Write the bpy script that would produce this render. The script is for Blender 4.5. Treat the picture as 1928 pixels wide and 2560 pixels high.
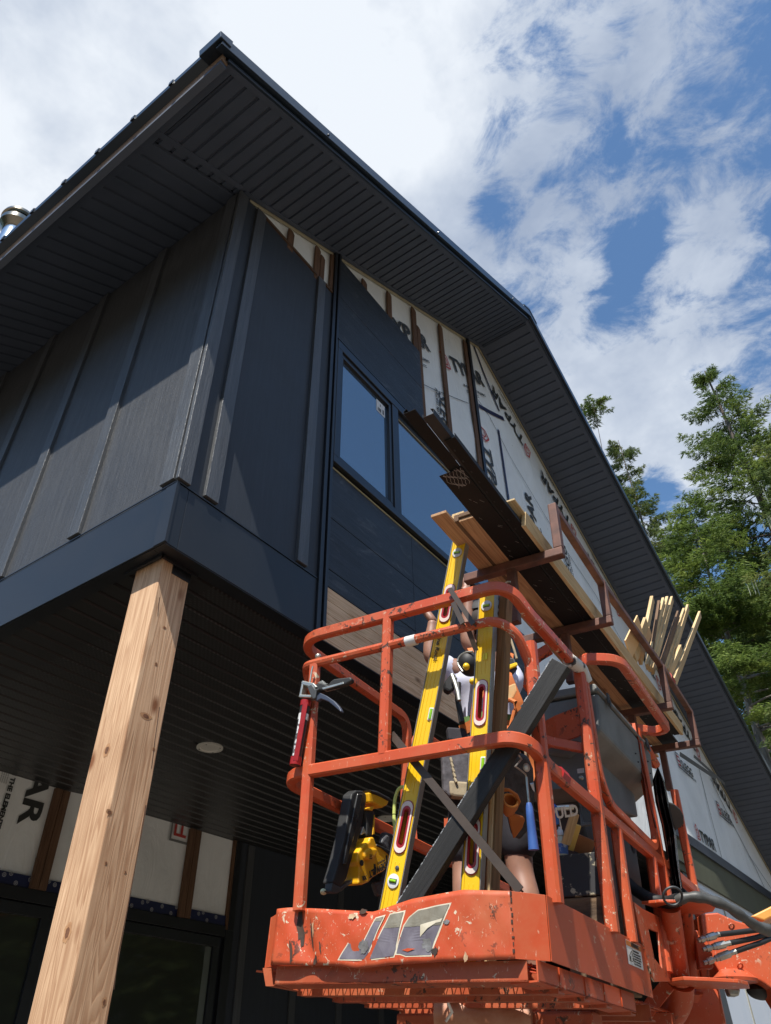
import bpy, math, random
import numpy as np
from mathutils import Vector, Matrix
from mathutils.bvhtree import BVHTree
random.seed(7); rng=np.random.default_rng(7)
PI=math.pi
for o in list(bpy.data.objects): bpy.data.objects.remove(o)
SC=bpy.context.scene; COL=SC.collection
# ---------------------------------------------------------------- camera
F=1820.0                                   # focal length in photo pixels (photo 1928 x 2560)
CR=((0.57814317,-0.81582452,-0.01344751),(0.50337528,0.36959654,-0.78103247),(0.64215559,0.44477945,0.62434561))
RT,DN,FW=(Vector(r).normalized() for r in CR)
CAM=Vector((0,0,1.6))
cd=bpy.data.cameras.new('camera'); cam=bpy.data.objects.new('camera',cd); COL.objects.link(cam)
cd.sensor_fit='VERTICAL'; cd.sensor_height=24; cd.sensor_width=18.08; cd.lens=F/2560*24
cd.clip_start=0.05; cd.clip_end=3000
cam.matrix_world=Matrix(((RT.x,-DN.x,-FW.x,0),(RT.y,-DN.y,-FW.y,0),(RT.z,-DN.z,-FW.z,1.6),(0,0,0,1)))
SC.camera=cam
SC.render.resolution_x=771; SC.render.resolution_y=1024
def ray(px,py):
    return (RT*(px-964)+DN*(py-1280)+FW*F).normalized()
def at(px,py,depth):                       # a real point at a given distance along the viewing axis
    d=ray(px,py); return CAM+d*(depth/d.dot(FW))
def on(px,py,n,p):                         # where the line of sight meets a real plane
    d=ray(px,py); n=Vector(n); return CAM+d*(n.dot(Vector(p)-CAM)/n.dot(d))
# ---------------------------------------------------------------- light
SUN=Vector((-1,-.33,1.7)).normalized()     # towards the sun
vs=SC.view_settings; SC.display_settings.display_device='sRGB'
vs.view_transform='Standard'; vs.look='None'; vs.gamma=1; vs.exposure=0.54
try: vs.use_curve_mapping=False
except Exception: pass
sl=bpy.data.lights.new('sun','SUN'); sl.energy=5.0; sl.angle=math.radians(.53); sl.color=(1,.955,.88)
so=bpy.data.objects.new('sun',sl); COL.objects.link(so); so.rotation_euler=SUN.to_track_quat('Z','Y').to_euler()
W=bpy.data.worlds.new('World'); SC.world=W; W.use_nodes=True
def N(nt,t,**k):
    n=nt.nodes.new(t)
    for a,b in k.items():
        if a.startswith('i_'):
            key=a[2:]; key=int(key) if key.isdigit() else key.replace('_',' ')
            n.inputs[key].default_value=b
        else: setattr(n,a,b)
    return n
def Lk(nt,a,b): nt.links.new(a,b)
def build_world():
    nt=W.node_tree; nt.nodes.clear()
    out=N(nt,'ShaderNodeOutputWorld'); bg=N(nt,'ShaderNodeBackground'); bg.inputs['Strength'].default_value=.12
    sky=N(nt,'ShaderNodeTexSky',sky_type='NISHITA',sun_disc=False,sun_elevation=math.asin(SUN.z),sun_rotation=math.atan2(SUN.x,SUN.y))
    sky.air_density=1.0; sky.dust_density=.6; sky.ozone_density=2.2
    tc=N(nt,'ShaderNodeTexCoord'); nrm=N(nt,'ShaderNodeVectorMath',operation='NORMALIZE'); Lk(nt,tc.outputs['Generated'],nrm.inputs[0])
    d=nrm.outputs[0]
    # project on a cloud sheet high above, so the clouds shrink towards the horizon
    sep=N(nt,'ShaderNodeSeparateXYZ'); Lk(nt,d,sep.inputs[0])
    zz=N(nt,'ShaderNodeMath',operation='ADD',i_1=.22); Lk(nt,sep.outputs[2],zz.inputs[0])
    zz2=N(nt,'ShaderNodeMath',operation='MAXIMUM',i_1=.05); Lk(nt,zz.outputs[0],zz2.inputs[0])
    dv=N(nt,'ShaderNodeVectorMath',operation='DIVIDE'); Lk(nt,d,dv.inputs[0])
    cb=N(nt,'ShaderNodeCombineXYZ'); 
    for i in range(3): Lk(nt,zz2.outputs[0],cb.inputs[i])
    Lk(nt,cb.outputs[0],dv.inputs[1])
    def noise(scale,detail,rough,vec,dist=0.0,off=(0,0,0),st=(1,1,1),rot=0):
        mp=N(nt,'ShaderNodeMapping'); mp.inputs['Location'].default_value=off; mp.inputs['Scale'].default_value=st; mp.inputs['Rotation'].default_value=(0,0,rot)
        Lk(nt,vec,mp.inputs[0])
        n=N(nt,'ShaderNodeTexNoise'); n.inputs['Scale'].default_value=scale; n.inputs['Detail'].default_value=detail
        n.inputs['Roughness'].default_value=rough; n.inputs['Distortion'].default_value=dist
        Lk(nt,mp.outputs[0],n.inputs['Vector']); return n.outputs[0]
    def M(op,a,b=None,c=None,clamp=False):
        n=N(nt,'ShaderNodeMath',operation=op); n.use_clamp=clamp
        for i,x in enumerate((a,b,c)):
            if x is None: continue
            if isinstance(x,(int,float)): n.inputs[i].default_value=x
            else: Lk(nt,x,n.inputs[i])
        return n.outputs[0]
    v=dv.outputs[0]
    n1=noise(3.1,9,.60,v,.35,(3.1,1.7,0),(1.1,1,1),.9)
    n2=noise(11.5,10,.66,v,.35,(8,2,0),(1.25,1,1),.6)
    dens=M('ADD',M('MULTIPLY',n1,.36),M('MULTIPLY',n2,.64))       # about .5 on average
    # openings of blue sky and banks of thick cloud, by direction
    def blob(px,py,rad_px,amt,reflect=False):
        c=ray(px,py)
        if reflect: c=Vector((c.x,-c.y,c.z))
        rad=rad_px/F*.8
        dt=N(nt,'ShaderNodeVectorMath',operation='DOT_PRODUCT'); Lk(nt,d,dt.inputs[0]); dt.inputs[1].default_value=c
        # exp(-(1-cos)*2/rad^2)
        e=M('MULTIPLY',M('SUBTRACT',dt.outputs['Value'],1.0),2.0/rad**2)
        return M('MULTIPLY',M('EXPONENT',e),amt)
    acc=dens
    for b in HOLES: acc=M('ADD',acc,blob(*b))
    for c,r_,amt in (((-1,-.15,.15),.85,-.9),((-.85,.15,.6),.55,-.4)):   # unseen sky on the sunny side, cleared to dim the fill light
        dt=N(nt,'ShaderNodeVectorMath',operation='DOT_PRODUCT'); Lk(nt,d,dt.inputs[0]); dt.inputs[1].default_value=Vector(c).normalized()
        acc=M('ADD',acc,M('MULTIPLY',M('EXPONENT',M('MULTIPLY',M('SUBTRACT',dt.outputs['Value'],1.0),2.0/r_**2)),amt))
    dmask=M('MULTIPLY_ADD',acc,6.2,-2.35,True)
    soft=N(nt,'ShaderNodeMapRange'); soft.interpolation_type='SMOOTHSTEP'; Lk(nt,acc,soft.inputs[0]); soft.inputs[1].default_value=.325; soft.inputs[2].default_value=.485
    # cloud brightness: thick middles greyer, plus large soft shading
    n3=noise(2.3,6,.55,v,.3,(1,5,0)); n4=noise(7,5,.6,v,.2,(4,1,0))
    br=M('ADD',M('MULTIPLY',n3,.6),M('MULTIPLY',n4,.4))
    for b in BRIGHT: br=M('ADD',br,blob(*b))
    cr=N(nt,'ShaderNodeValToRGB'); Lk(nt,br,cr.inputs[0])
    e=cr.color_ramp.elements; e[0].position=.36; e[0].color=(2.1,2.55,3.4,1); e[1].position=.64; e[1].color=(5.0,5.3,5.7,1)
    m=e=cr.color_ramp.elements.new(.52); m.color=(3.5,3.9,4.55,1)
    skc=N(nt,'ShaderNodeMix',data_type='RGBA',blend_type='MULTIPLY'); skc.inputs[0].default_value=1
    Lk(nt,sky.outputs[0],skc.inputs[6]); skc.inputs[7].default_value=SKYTINT
    mx=N(nt,'ShaderNodeMix',data_type='RGBA'); Lk(nt,soft.outputs[0],mx.inputs[0]); Lk(nt,skc.outputs[2],mx.inputs[6]); Lk(nt,cr.outputs[0],mx.inputs[7])
    Lk(nt,mx.outputs[2],bg.inputs[0]); Lk(nt,bg.outputs[0],out.inputs[0])
SKYTINT=(.80,.98,1.06,1)
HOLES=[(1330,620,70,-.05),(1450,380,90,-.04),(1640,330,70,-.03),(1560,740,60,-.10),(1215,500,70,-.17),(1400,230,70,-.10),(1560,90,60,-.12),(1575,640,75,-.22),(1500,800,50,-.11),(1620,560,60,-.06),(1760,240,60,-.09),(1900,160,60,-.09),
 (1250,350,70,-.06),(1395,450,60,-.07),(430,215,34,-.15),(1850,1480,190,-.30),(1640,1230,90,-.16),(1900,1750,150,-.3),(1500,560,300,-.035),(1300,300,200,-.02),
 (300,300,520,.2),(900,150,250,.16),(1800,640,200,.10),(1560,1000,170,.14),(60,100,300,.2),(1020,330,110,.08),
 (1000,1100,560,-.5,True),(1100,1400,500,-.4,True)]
BRIGHT=[(250,60,180,.07),(680,110,220,.10),(1020,330,160,.12),(860,430,160,.10),(1700,800,500,-.03),(60,560,200,.08),(150,300,200,-.05),(430,250,130,-.05),(900,120,120,.05)]
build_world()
# ---------------------------------------------------------------- mesh helpers
WM={}
def link(name,verts,faces,mat,parent=None,M=None,smooth=False,bevel=0,sharp=35,kind=None,label=None,cat=None,group=None,mats=None,mi=None,solid=0):
    """one mesh object; verts in the frame M (4x4, world)"""
    me=bpy.data.meshes.new(name); me.from_pydata([tuple(v) for v in verts],[],faces); me.validate(); me.update()
    for m in (mats or [mat]): me.materials.append(m)
    if mi is not None: me.polygons.foreach_set('material_index',mi)
    if smooth:
        me.polygons.foreach_set('use_smooth',[True]*len(me.polygons))
        me.set_sharp_from_angle(angle=math.radians(sharp))
    o=bpy.data.objects.new(name,me); COL.objects.link(o)
    return place(o,parent,M,bevel,kind,label,cat,group,solid)
def place(o,parent=None,M=None,bevel=0,kind=None,label=None,cat=None,group=None,solid=0):
    M=M.copy() if M else Matrix.Identity(4); WM[o]=M
    if parent:
        o.parent=parent; o.matrix_basis=WM[parent].inverted()@M
    else: o.matrix_basis=M
    if solid:
        m=o.modifiers.new('solid','SOLIDIFY'); m.thickness=solid; m.offset=0
    if bevel:
        m=o.modifiers.new('bevel','BEVEL'); m.width=bevel; m.segments=2; m.limit_method='ANGLE'; m.angle_limit=math.radians(40)
    tag(o,label,cat,group,kind); return o
def tag(o,label=None,cat=None,group=None,kind=None):
    for k,v in (('label',label),('category',cat),('group',group),('kind',kind)):
        if v: o[k]=v
    return o
def thing(name,loc,label,cat,group=None,M=None):
    o=bpy.data.objects.new(name,None); COL.objects.link(o); o.empty_display_size=.1
    M=M or Matrix.Translation(Vector(loc)); WM[o]=M; o.matrix_basis=M
    return tag(o,label,cat,group)
def frame(o,x,y=None,z=None):              # matrix with given origin and axes
    x=Vector(x).normalized()
    if z is None: y=Vector(y); z=x.cross(y).normalized(); y=z.cross(x)
    elif y is None: z=Vector(z); y=z.cross(x).normalized(); z=x.cross(y)
    o=Vector(o)
    return Matrix(((x.x,y.x,z.x,o.x),(x.y,y.y,z.y,o.y),(x.z,y.z,z.z,o.z),(0,0,0,1)))
class MB:
    def __init__(s): s.v=[]; s.f=[]; s.m=[]; s.cm=0
    def add(s,vs,fs):
        b=len(s.v); s.v+= [Vector(v) for v in vs]; s.f+=[tuple(b+i for i in f) for f in fs]; s.m+=[s.cm]*len(fs); return s
    def box(s,x0,x1,y0,y1,z0,z1):
        return s.add([(x0,y0,z0),(x1,y0,z0),(x1,y1,z0),(x0,y1,z0),(x0,y0,z1),(x1,y0,z1),(x1,y1,z1),(x0,y1,z1)],
            [(0,3,2,1),(4,5,6,7),(0,1,5,4),(1,2,6,5),(2,3,7,6),(3,0,4,7)])
    def prism(s,poly,ext):
        n=len(poly); e=Vector(ext); p=[Vector(q) for q in poly]
        nr=Vector((0,0,0))
        for i in range(n): nr+=p[i].cross(p[(i+1)%n])
        if nr.dot(e)>0: p=p[::-1]
        return s.add(p+[q+e for q in p],[tuple(range(n)),tuple(range(2*n-1,n-1,-1))]+[(i,n+i,n+(i+1)%n,(i+1)%n) for i in range(n)])
    def sweep(s,pts,prof,up=(0,0,1),cap=True,closed=False):
        """sweep a closed 2-D profile along a path with mitred joints"""
        P=[Vector(p) for p in pts]; n=len(P); k=len(prof); vs=[]; up=Vector(up)
        T=[]
        for i in range(n):
            a=P[i]-P[i-1] if (i>0 or closed) else P[1]-P[0]
            b=P[(i+1)%n]-P[i] if (i<n-1 or closed) else P[-1]-P[-2]
            T.append((a.normalized()+b.normalized()).normalized() if (a.length>1e-9 and b.length>1e-9) else (a+b).normalized())
        ref=up
        for i in range(n):
            t=T[i]; 
            y=(ref-t*ref.dot(t))
            if y.length<1e-4: y=Vector((1,0,0))-t*t.x
            y.normalize(); x=t.cross(y)
            a=P[i]-P[i-1] if (i>0 or closed) else P[1]-P[0]
            c=max(.35,t.dot(a.normalized())) if a.length>1e-9 else 1
            # stretch across the bend
            bend=None
            if i>0 and i<n-1:
                bd=(P[i+1]-P[i]).normalized()-(P[i]-P[i-1]).normalized()
                if bd.length>1e-3: bend=(bd-t*bd.dot(t)).normalized()
            for (u,w) in prof:
                q=x*u+y*w
                if bend is not None: q=q+bend*(q.dot(bend))*(1/c-1)
                vs.append(P[i]+q)
        fs=[]
        m=n if closed else n-1
        for i in range(m):
            for j in range(k):
                a=i*k+j; b=i*k+(j+1)%k; c2=((i+1)%n)*k+(j+1)%k; d=((i+1)%n)*k+j
                fs.append((a,d,c2,b))
        if cap and not closed: fs+= [tuple(range(k)),tuple((n-1)*k+j for j in range(k-1,-1,-1))]
        return s.add(vs,fs)
    def bar(s,p,q,w,h,up=(0,0,1)):
        return s.sweep([p,q],[(-w/2,-h/2),(w/2,-h/2),(w/2,h/2),(-w/2,h/2)],up)
    def tube(s,pts,r,n=10,up=(0,0,1),cap=True,radii=None,closed=False):
        if radii is None: return s.sweep(pts,[(r*math.cos(2*PI*i/n),r*math.sin(2*PI*i/n)) for i in range(n)],up,cap,closed)
        P=[Vector(p) for p in pts]; b=len(s.v); up=Vector(up); vs=[]
        for i,p in enumerate(P):
            t=(P[min(i+1,len(P)-1)]-P[max(i-1,0)]).normalized(); y=up-t*up.dot(t)
            if y.length<1e-3: y=Vector((1,.3,0))-t*t.x
            y.normalize(); x=t.cross(y)
            vs+=[p+(x*math.cos(2*PI*j/n)+y*math.sin(2*PI*j/n))*radii[i] for j in range(n)]
        fs=[(i*n+j,(i+1)*n+j,(i+1)*n+(j+1)%n,i*n+(j+1)%n) for i in range(len(P)-1) for j in range(n)]
        if cap: fs+=[tuple(range(n)),tuple((len(P)-1)*n+j for j in range(n-1,-1,-1))]
        return s.add(vs,fs)
    def lathe(s,prof,n=24,c=(0,0,0)):
        c=Vector(c); k=len(prof)
        vs=[c+Vector((r*math.cos(2*PI*j/n),r*math.sin(2*PI*j/n),z)) for (r,z) in prof for j in range(n)]
        fs=[(i*n+j,i*n+(j+1)%n,(i+1)*n+(j+1)%n,(i+1)*n+j) for i in range(k-1) for j in range(n)]
        if prof[0][0]>1e-6: fs.append(tuple(range(n-1,-1,-1)))
        if prof[-1][0]>1e-6: fs.append(tuple((k-1)*n+j for j in range(n)))
        return s.add(vs,fs)
    def ball(s,c,r,n=14,k=9,sx=1,sy=1,sz=1):
        c=Vector(c); vs=[c+Vector((0,0,-r*sz))]
        for i in range(1,k):
            a=PI*i/k-PI/2
            vs+=[c+Vector((r*sx*math.cos(a)*math.cos(2*PI*j/n),r*sy*math.cos(a)*math.sin(2*PI*j/n),r*sz*math.sin(a))) for j in range(n)]
        vs.append(c+Vector((0,0,r*sz))); L=len(vs)-1
        fs=[(0,1+(j+1)%n,1+j) for j in range(n)]
        fs+=[(1+i*n+j,1+i*n+(j+1)%n,1+(i+1)*n+(j+1)%n,1+(i+1)*n+j) for i in range(k-2) for j in range(n)]
        fs+=[(L,1+(k-2)*n+j,1+(k-2)*n+(j+1)%n) for j in range(n)]
        return s.add(vs,fs)
    def xf(s,M): s.v=[M@v for v in s.v]; return s
    def go(s,name,mat,parent=None,M=None,**k):
        if len(set(s.m))>1: k['mi']=s.m
        base=WM[parent] if parent else None
        return link(name,s.v,s.f,mat,parent,M,**k)
def world_part(mb,name,mat,parent,**k):
    """vertices given in world space: the object sits at its thing's origin"""
    T=Matrix.Translation(WM[parent].translation) if parent else k.pop('T',Matrix.Identity(4))
    inv=T.inverted(); mb.v=[inv@v for v in mb.v]
    return mb.go(name,mat,parent,T,**k)
def fillet(pts,r,seg=6,closed=False):
    P=[Vector(p) for p in pts]; out=[]
    n=len(P)
    for i in range(n):
        if (i==0 or i==n-1) and not closed: out.append(P[i]); continue
        a=P[i-1];b=P[i];c=P[(i+1)%n]; rr=(list(r)+[0]*9)[i-1] if isinstance(r,(list,tuple)) else r
        if rr<=0: out.append(b); continue
        u=(a-b).normalized(); w=(c-b).normalized(); ang=u.angle(w)
        L=min(rr/math.tan(ang/2),(a-b).length*.48,(c-b).length*.48); rr2=L*math.tan(ang/2)
        p0=b+u*L; p1=b+w*L; ce=b+(u+w).normalized()*(rr2/math.sin(ang/2))
        v0=p0-ce; v1=p1-ce; th=v0.angle(v1); 
        for k in range(seg+1):
            t=k/seg; out.append(ce+(v0*math.sin((1-t)*th)+v1*math.sin(t*th))/math.sin(th))
    return out
def text(name,s,M,size,mat,parent,extrude=.0004,shear=0,offset=0,sx=1,align='LEFT',**k):
    c=bpy.data.curves.new('t','FONT'); c.body=s; c.size=size; c.extrude=extrude; c.shear=shear; c.offset=offset; c.align_x=align; c.resolution_u=3
    t=bpy.data.objects.new('t',c); me=bpy.data.meshes.new_from_object(t)
    bpy.data.objects.remove(t); bpy.data.curves.remove(c)
    me.transform(Matrix.Diagonal((sx,1,1,1))); me.materials.clear(); me.materials.append(mat)
    o=bpy.data.objects.new(name,me); COL.objects.link(o); me.name=name
    return place(o,parent,M,**k)
# ---------------------------------------------------------------- materials
def ramp(nt,fac,stops):
    r=N(nt,'ShaderNodeValToRGB'); Lk(nt,fac,r.inputs[0]); e=r.color_ramp.elements
    while len(e)<len(stops): e.new(.5)
    for el,(p,c) in zip(e,stops): el.position=p; el.color=(*c,1) if len(c)==3 else c
    return r.outputs[0]
def mth(nt,op,a,b=None,clamp=False):
    n=N(nt,'ShaderNodeMath',operation=op); n.use_clamp=clamp
    for i,x in enumerate((a,b)):
        if x is None: continue
        if isinstance(x,(int,float)): n.inputs[i].default_value=x
        else: Lk(nt,x,n.inputs[i])
    return n.outputs[0]
def nz(nt,scale=(1,1,1),ns=5,detail=5,rough=.6,dist=0,kind='noise',loc=(0,0,0),perobj=False):
    tc=N(nt,'ShaderNodeTexCoord'); mp=N(nt,'ShaderNodeMapping'); mp.inputs['Scale'].default_value=scale; mp.inputs['Location'].default_value=loc
    if perobj:
        oi=N(nt,'ShaderNodeObjectInfo'); vm=N(nt,'ShaderNodeVectorMath',operation='SCALE'); vm.inputs[0].default_value=(7,5,3); Lk(nt,oi.outputs['Random'],vm.inputs['Scale'])
        va=N(nt,'ShaderNodeVectorMath',operation='ADD'); Lk(nt,tc.outputs['Object'],va.inputs[0]); Lk(nt,vm.outputs[0],va.inputs[1]); Lk(nt,va.outputs[0],mp.inputs[0])
    else: Lk(nt,tc.outputs['Object'],mp.inputs[0])
    if kind=='noise':
        n=N(nt,'ShaderNodeTexNoise'); n.inputs['Scale'].default_value=ns; n.inputs['Detail'].default_value=detail; n.inputs['Roughness'].default_value=rough; n.inputs['Distortion'].default_value=dist
    elif kind=='voro':
        n=N(nt,'ShaderNodeTexVoronoi'); n.inputs['Scale'].default_value=ns
    else:
        n=N(nt,'ShaderNodeTexWave'); n.inputs['Scale'].default_value=ns; n.inputs['Distortion'].default_value=dist; n.inputs['Detail'].default_value=detail
        n.bands_direction=kind
    Lk(nt,mp.outputs[0],n.inputs['Vector']); return n.outputs[0]
def newmat(name):
    m=bpy.data.materials.new(name); m.use_nodes=True; nt=m.node_tree; b=nt.nodes['Principled BSDF']; return m,nt,b
def bump(nt,b,h,strength=.3,dist=.002):
    bp=N(nt,'ShaderNodeBump'); bp.inputs['Strength'].default_value=strength; bp.inputs['Distance'].default_value=dist
    Lk(nt,h,bp.inputs['Height']); Lk(nt,bp.outputs[0],b.inputs['Normal'])
def simple(name,c,rough=.5,metal=0,c2=None,sc=(1,1,1),ns=6,detail=5,bmp=0,spec=.5,bdist=.002,lo=.35,hi=.65,coat=0,perobj=True,rv=0):
    m,nt,b=newmat(name); b.inputs['Roughness'].default_value=rough; b.inputs['Metallic'].default_value=metal; b.inputs['Specular IOR Level'].default_value=spec
    if coat: b.inputs['Coat Weight'].default_value=coat; b.inputs['Coat Roughness'].default_value=.15
    c2=c2 or tuple(x*.8 for x in c)
    n=nz(nt,sc,ns,detail,perobj=perobj); Lk(nt,ramp(nt,n,[(lo,c2),(hi,c)]),b.inputs['Base Color'])
    if bmp: bump(nt,b,n,bmp,bdist)
    if rv: Lk(nt,mth(nt,'ADD',mth(nt,'MULTIPLY',n,rv),rough-rv/2),b.inputs['Roughness'])
    return m
def wood(name,light,dark,grain=(1,14,14),ns=4,rough=.75,knots=.0,knotcol=(.16,.07,.03),bmp=.35,along='X'):
    """grain runs along the object's local X (or Z)"""
    m,nt,b=newmat(name); b.inputs['Roughness'].default_value=rough; b.inputs['Specular IOR Level'].default_value=.25
    g=grain if along=='X' else (grain[1],grain[2],grain[0])
    big=(.22,5,5) if along=='X' else (5,5,.22)
    n1=nz(nt,g,ns,6,.65,.4,perobj=True)
    n2=nz(nt,big,2.6,3,.5,.35,perobj=True)
    rings=mth(nt,'FRACT',mth(nt,'MULTIPLY',n2,16.0))
    rr=mth(nt,'MINIMUM',rings,mth(nt,'MULTIPLY',mth(nt,'SUBTRACT',1.0,rings),5.0)); 
    mixv=mth(nt,'ADD',mth(nt,'MULTIPLY',n1,.55),mth(nt,'MULTIPLY',rr,.45),True)
    mid=tuple((a+c)/2 for a,c in zip(light,dark))
    col=ramp(nt,mixv,[(.18,dark),(.42,mid),(.72,light)])
    blot=nz(nt,(1,1,1),1.8,5,.6,.3,perobj=True); bx=N(nt,'ShaderNodeMix',data_type='RGBA',blend_type='MULTIPLY'); Lk(nt,ramp(nt,blot,[(.36,(.30,.30,.30)),(.55,(0,0,0))]),bx.inputs[0]); Lk(nt,col,bx.inputs[6]); bx.inputs[7].default_value=(.45,.36,.30,1); col=bx.outputs[2]
    if knots:
        kv=nz(nt,(1,2.2,2.2) if along=='X' else (2.2,2.2,1),knots,kind='voro',perobj=True)
        km=ramp(nt,kv,[(.045,(1,1,1)),(.12,(0,0,0))])
        mx=N(nt,'ShaderNodeMix',data_type='RGBA'); Lk(nt,km,mx.inputs[0]); Lk(nt,col,mx.inputs[6]); mx.inputs[7].default_value=(*knotcol,1); col=mx.outputs[2]
    Lk(nt,col,b.inputs['Base Color']); bump(nt,b,mixv,bmp,.002); return m
MT={}
def dark_siding(name,c,along='Z',rough=.55,dirt=0,bmp=.5,spec=.3,con=1.0):
    m,nt,b=newmat(name); b.inputs['Specular IOR Level'].default_value=spec
    g=(26,26,1.1) if along=='Z' else (1.1,26,26)
    n1=nz(nt,g,4,7,.7,.5); n2=nz(nt,(1,1,1),2.2,4)
    n1b=nz(nt,(9,9,.35) if along=='Z' else (.35,9,9),4,5,.6,.3); gm_=mth(nt,'ADD',mth(nt,'MULTIPLY',n1,.6),mth(nt,'MULTIPLY',n1b,.4))
    col=ramp(nt,gm_,[(.34,tuple(x*(1-.4*con) for x in c)),(.5,tuple(x*.97 for x in c)),(.66,tuple(x*(1+.45*con) for x in c))])
    if dirt:
        d=nz(nt,(1,1,2.5),3.5,9,.72,1.0); dm=ramp(nt,d,[(.55,(0,0,0)),(.72,(dirt,)*3)])
        mx=N(nt,'ShaderNodeMix',data_type='RGBA'); Lk(nt,dm,mx.inputs[0]); Lk(nt,col,mx.inputs[6]); mx.inputs[7].default_value=(.16,.165,.17,1); col=mx.outputs[2]
    Lk(nt,col,b.inputs['Base Color'])
    Lk(nt,mth(nt,'ADD',mth(nt,'MULTIPLY',n2,.25),rough-.12),b.inputs['Roughness'])
    n5=nz(nt,(60,60,9) if along=='Z' else (9,60,60),4,5,.7,.4); bump(nt,b,mth(nt,'ADD',n1,mth(nt,'MULTIPLY',n5,.8)),bmp,.0025); return m
MT['sidingF']=dark_siding('smooth_shaded_panel',(.036,.042,.052),'Z',.5,bmp=.25,con=.35)  # darker, smoother copy of the siding; the gable side's shade is in its colour
MT['siding']=dark_siding('black_wood_siding',(.050,.051,.053),'Z',.46,bmp=1.0,spec=.55)
MT['sidingH']=dark_siding('black_wood_planks',(.028,.034,.043),'X',.45,dirt=.55)
MT['batten']=dark_siding('black_batten',(.060,.063,.067),'Z',.42,bmp=1.0,spec=.7)
MT['bandm']=simple('dark_metal_band',(.019,.022,.027),.38,.0,(.014,.017,.021),ns=3,bmp=.05,spec=.4,rv=.2)
MT['soffit']=simple('dark_soffit_metal',(.016,.017,.02),.42,.0,(.013,.014,.016),ns=3,spec=.5)
MT['rsoffit']=simple('charcoal_roof_soffit',(.060,.072,.100),.5,.0,(.050,.062,.086),ns=3)
MT['roofm']=simple('blue_black_roof_metal',(.022,.032,.045),.28,.3,(.016,.024,.036),ns=2,spec=.6)
MT['blacktrim']=simple('black_trim',(.012,.013,.016),.35,0,(.009,.01,.012),ns=8)
MT['winframe']=simple('black_window_frame',(.017,.019,.023),.3,0,(.013,.014,.017),ns=5)
MT['brownedge']=wood('brown_raw_edge',(.13,.075,.045),(.06,.035,.02))
MT['furring']=wood('brown_furring_wood',(.17,.095,.055),(.08,.042,.024),knots=0,along='Z')
MT['cedar']=wood('cedar_boards',(.86,.63,.41),(.58,.36,.20),knots=2.6,knotcol=(.20,.10,.05),ns=3)
MT['postw']=wood('fir_post',(.70,.47,.29),(.40,.215,.115),grain=(1,26,26),knots=2.6,knotcol=(.22,.09,.04),along='Z',bmp=.5)
MT['eavew']=wood('eave_wood',(.34,.22,.14),(.10,.07,.05),along='X')
MT['plaster']=simple('white_plastic_ring',(.62,.60,.54),.5)
MT['plasterd']=simple('dark_hole',(.02,.02,.02),.7)
def mk_wrap():
    m,nt,b=newmat('house_wrap_fabric'); b.inputs['Roughness'].default_value=.62; b.inputs['Specular IOR Level'].default_value=.3
    n=nz(nt,(1,1,1),1.6,6,.6,.6); n2=nz(nt,(1,1,.35),5,5,.6,1.2)
    Lk(nt,ramp(nt,n,[(.3,(.70,.71,.69)),(.7,(.84,.85,.83))]),b.inputs['Base Color'])
    bump(nt,b,n2,.55,.03); return m
MT['wrap']=mk_wrap()
MT['ink']=simple('black_ink',(.03,.032,.03),.6); MT['inkred']=simple('red_ink',(.5,.05,.04),.6); MT['greyink']=simple('grey_ink',(.2,.2,.19),.6)
MT['tape']=simple('navy_tape',(.012,.018,.07),.35); MT['tapelogo']=simple('white_tape_print',(.5,.5,.5),.5)
def mk_glass(name,tint,rough=.02,spec=.5,ior=1.52,trans=0.0,w=.0):
    m,nt,b=newmat(name); b.inputs['Base Color'].default_value=(*tint,1); b.inputs['Roughness'].default_value=rough; b.inputs['IOR'].default_value=ior
    b.inputs['Specular IOR Level'].default_value=spec; b.inputs['Coat Weight'].default_value=w; b.inputs['Coat Roughness'].default_value=.01; b.inputs['Coat IOR'].default_value=3.2; return m
MT['pane']=mk_glass('window_glass',(.045,.085,.14),.015,1,2.4)  # part of the blue sky reflection is put into the base colour
MT['paned']=mk_glass('door_glass',(.032,.036,.027),.04,.35,1.45)
MT['olive']=simple('olive_header_board',(.085,.09,.055),.7,0,(.07,.072,.045),ns=4)
MT['white']=simple('white_vinyl',(.68,.72,.78),.4,0,(.6,.66,.74),ns=1.5)
MT['chrome']=simple('stainless_flue',(.75,.76,.78),.14,1.0,(.68,.7,.72),ns=3)
MT['chromed']=simple('tarnished_flue_cap',(.35,.32,.26),.22,1.0,(.22,.2,.16),ns=6)
# ================================================================ ground
K=1.5
def h(x,y,z): return Vector((K*x,K*y,1.6+K*(z-1.6)))
def hbox(mb,x0,x1,y0,y1,z0,z1):
    a=h(x0,y0,z0); b=h(x1,y1,z1); return mb.box(a.x,b.x,a.y,b.y,a.z,b.z)
FY=1.367; LX=.942                          # gable wall and side wall planes
mb=MB(); R=400; n=24
vs=[(x*R/n*abs(x)/n*1.0,y*R/n*abs(y)/n,0.05*math.sin(x*2.1)*math.cos(y*1.7)*(abs(x)+abs(y)>3)) for x in range(-n,n+1) for y in range(-n,n+1)]
mb.add(vs,[(i*(2*n+1)+j,(i+1)*(2*n+1)+j,(i+1)*(2*n+1)+j+1,i*(2*n+1)+j+1) for i in range(2*n) for j in range(2*n)])
gm=simple('gravel_ground',(.19,.165,.135),.95,0,(.11,.095,.078),ns=1.3,detail=9,bmp=.6,bdist=.02)
tag(mb.go('ground',gm),kind='structure')
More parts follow.
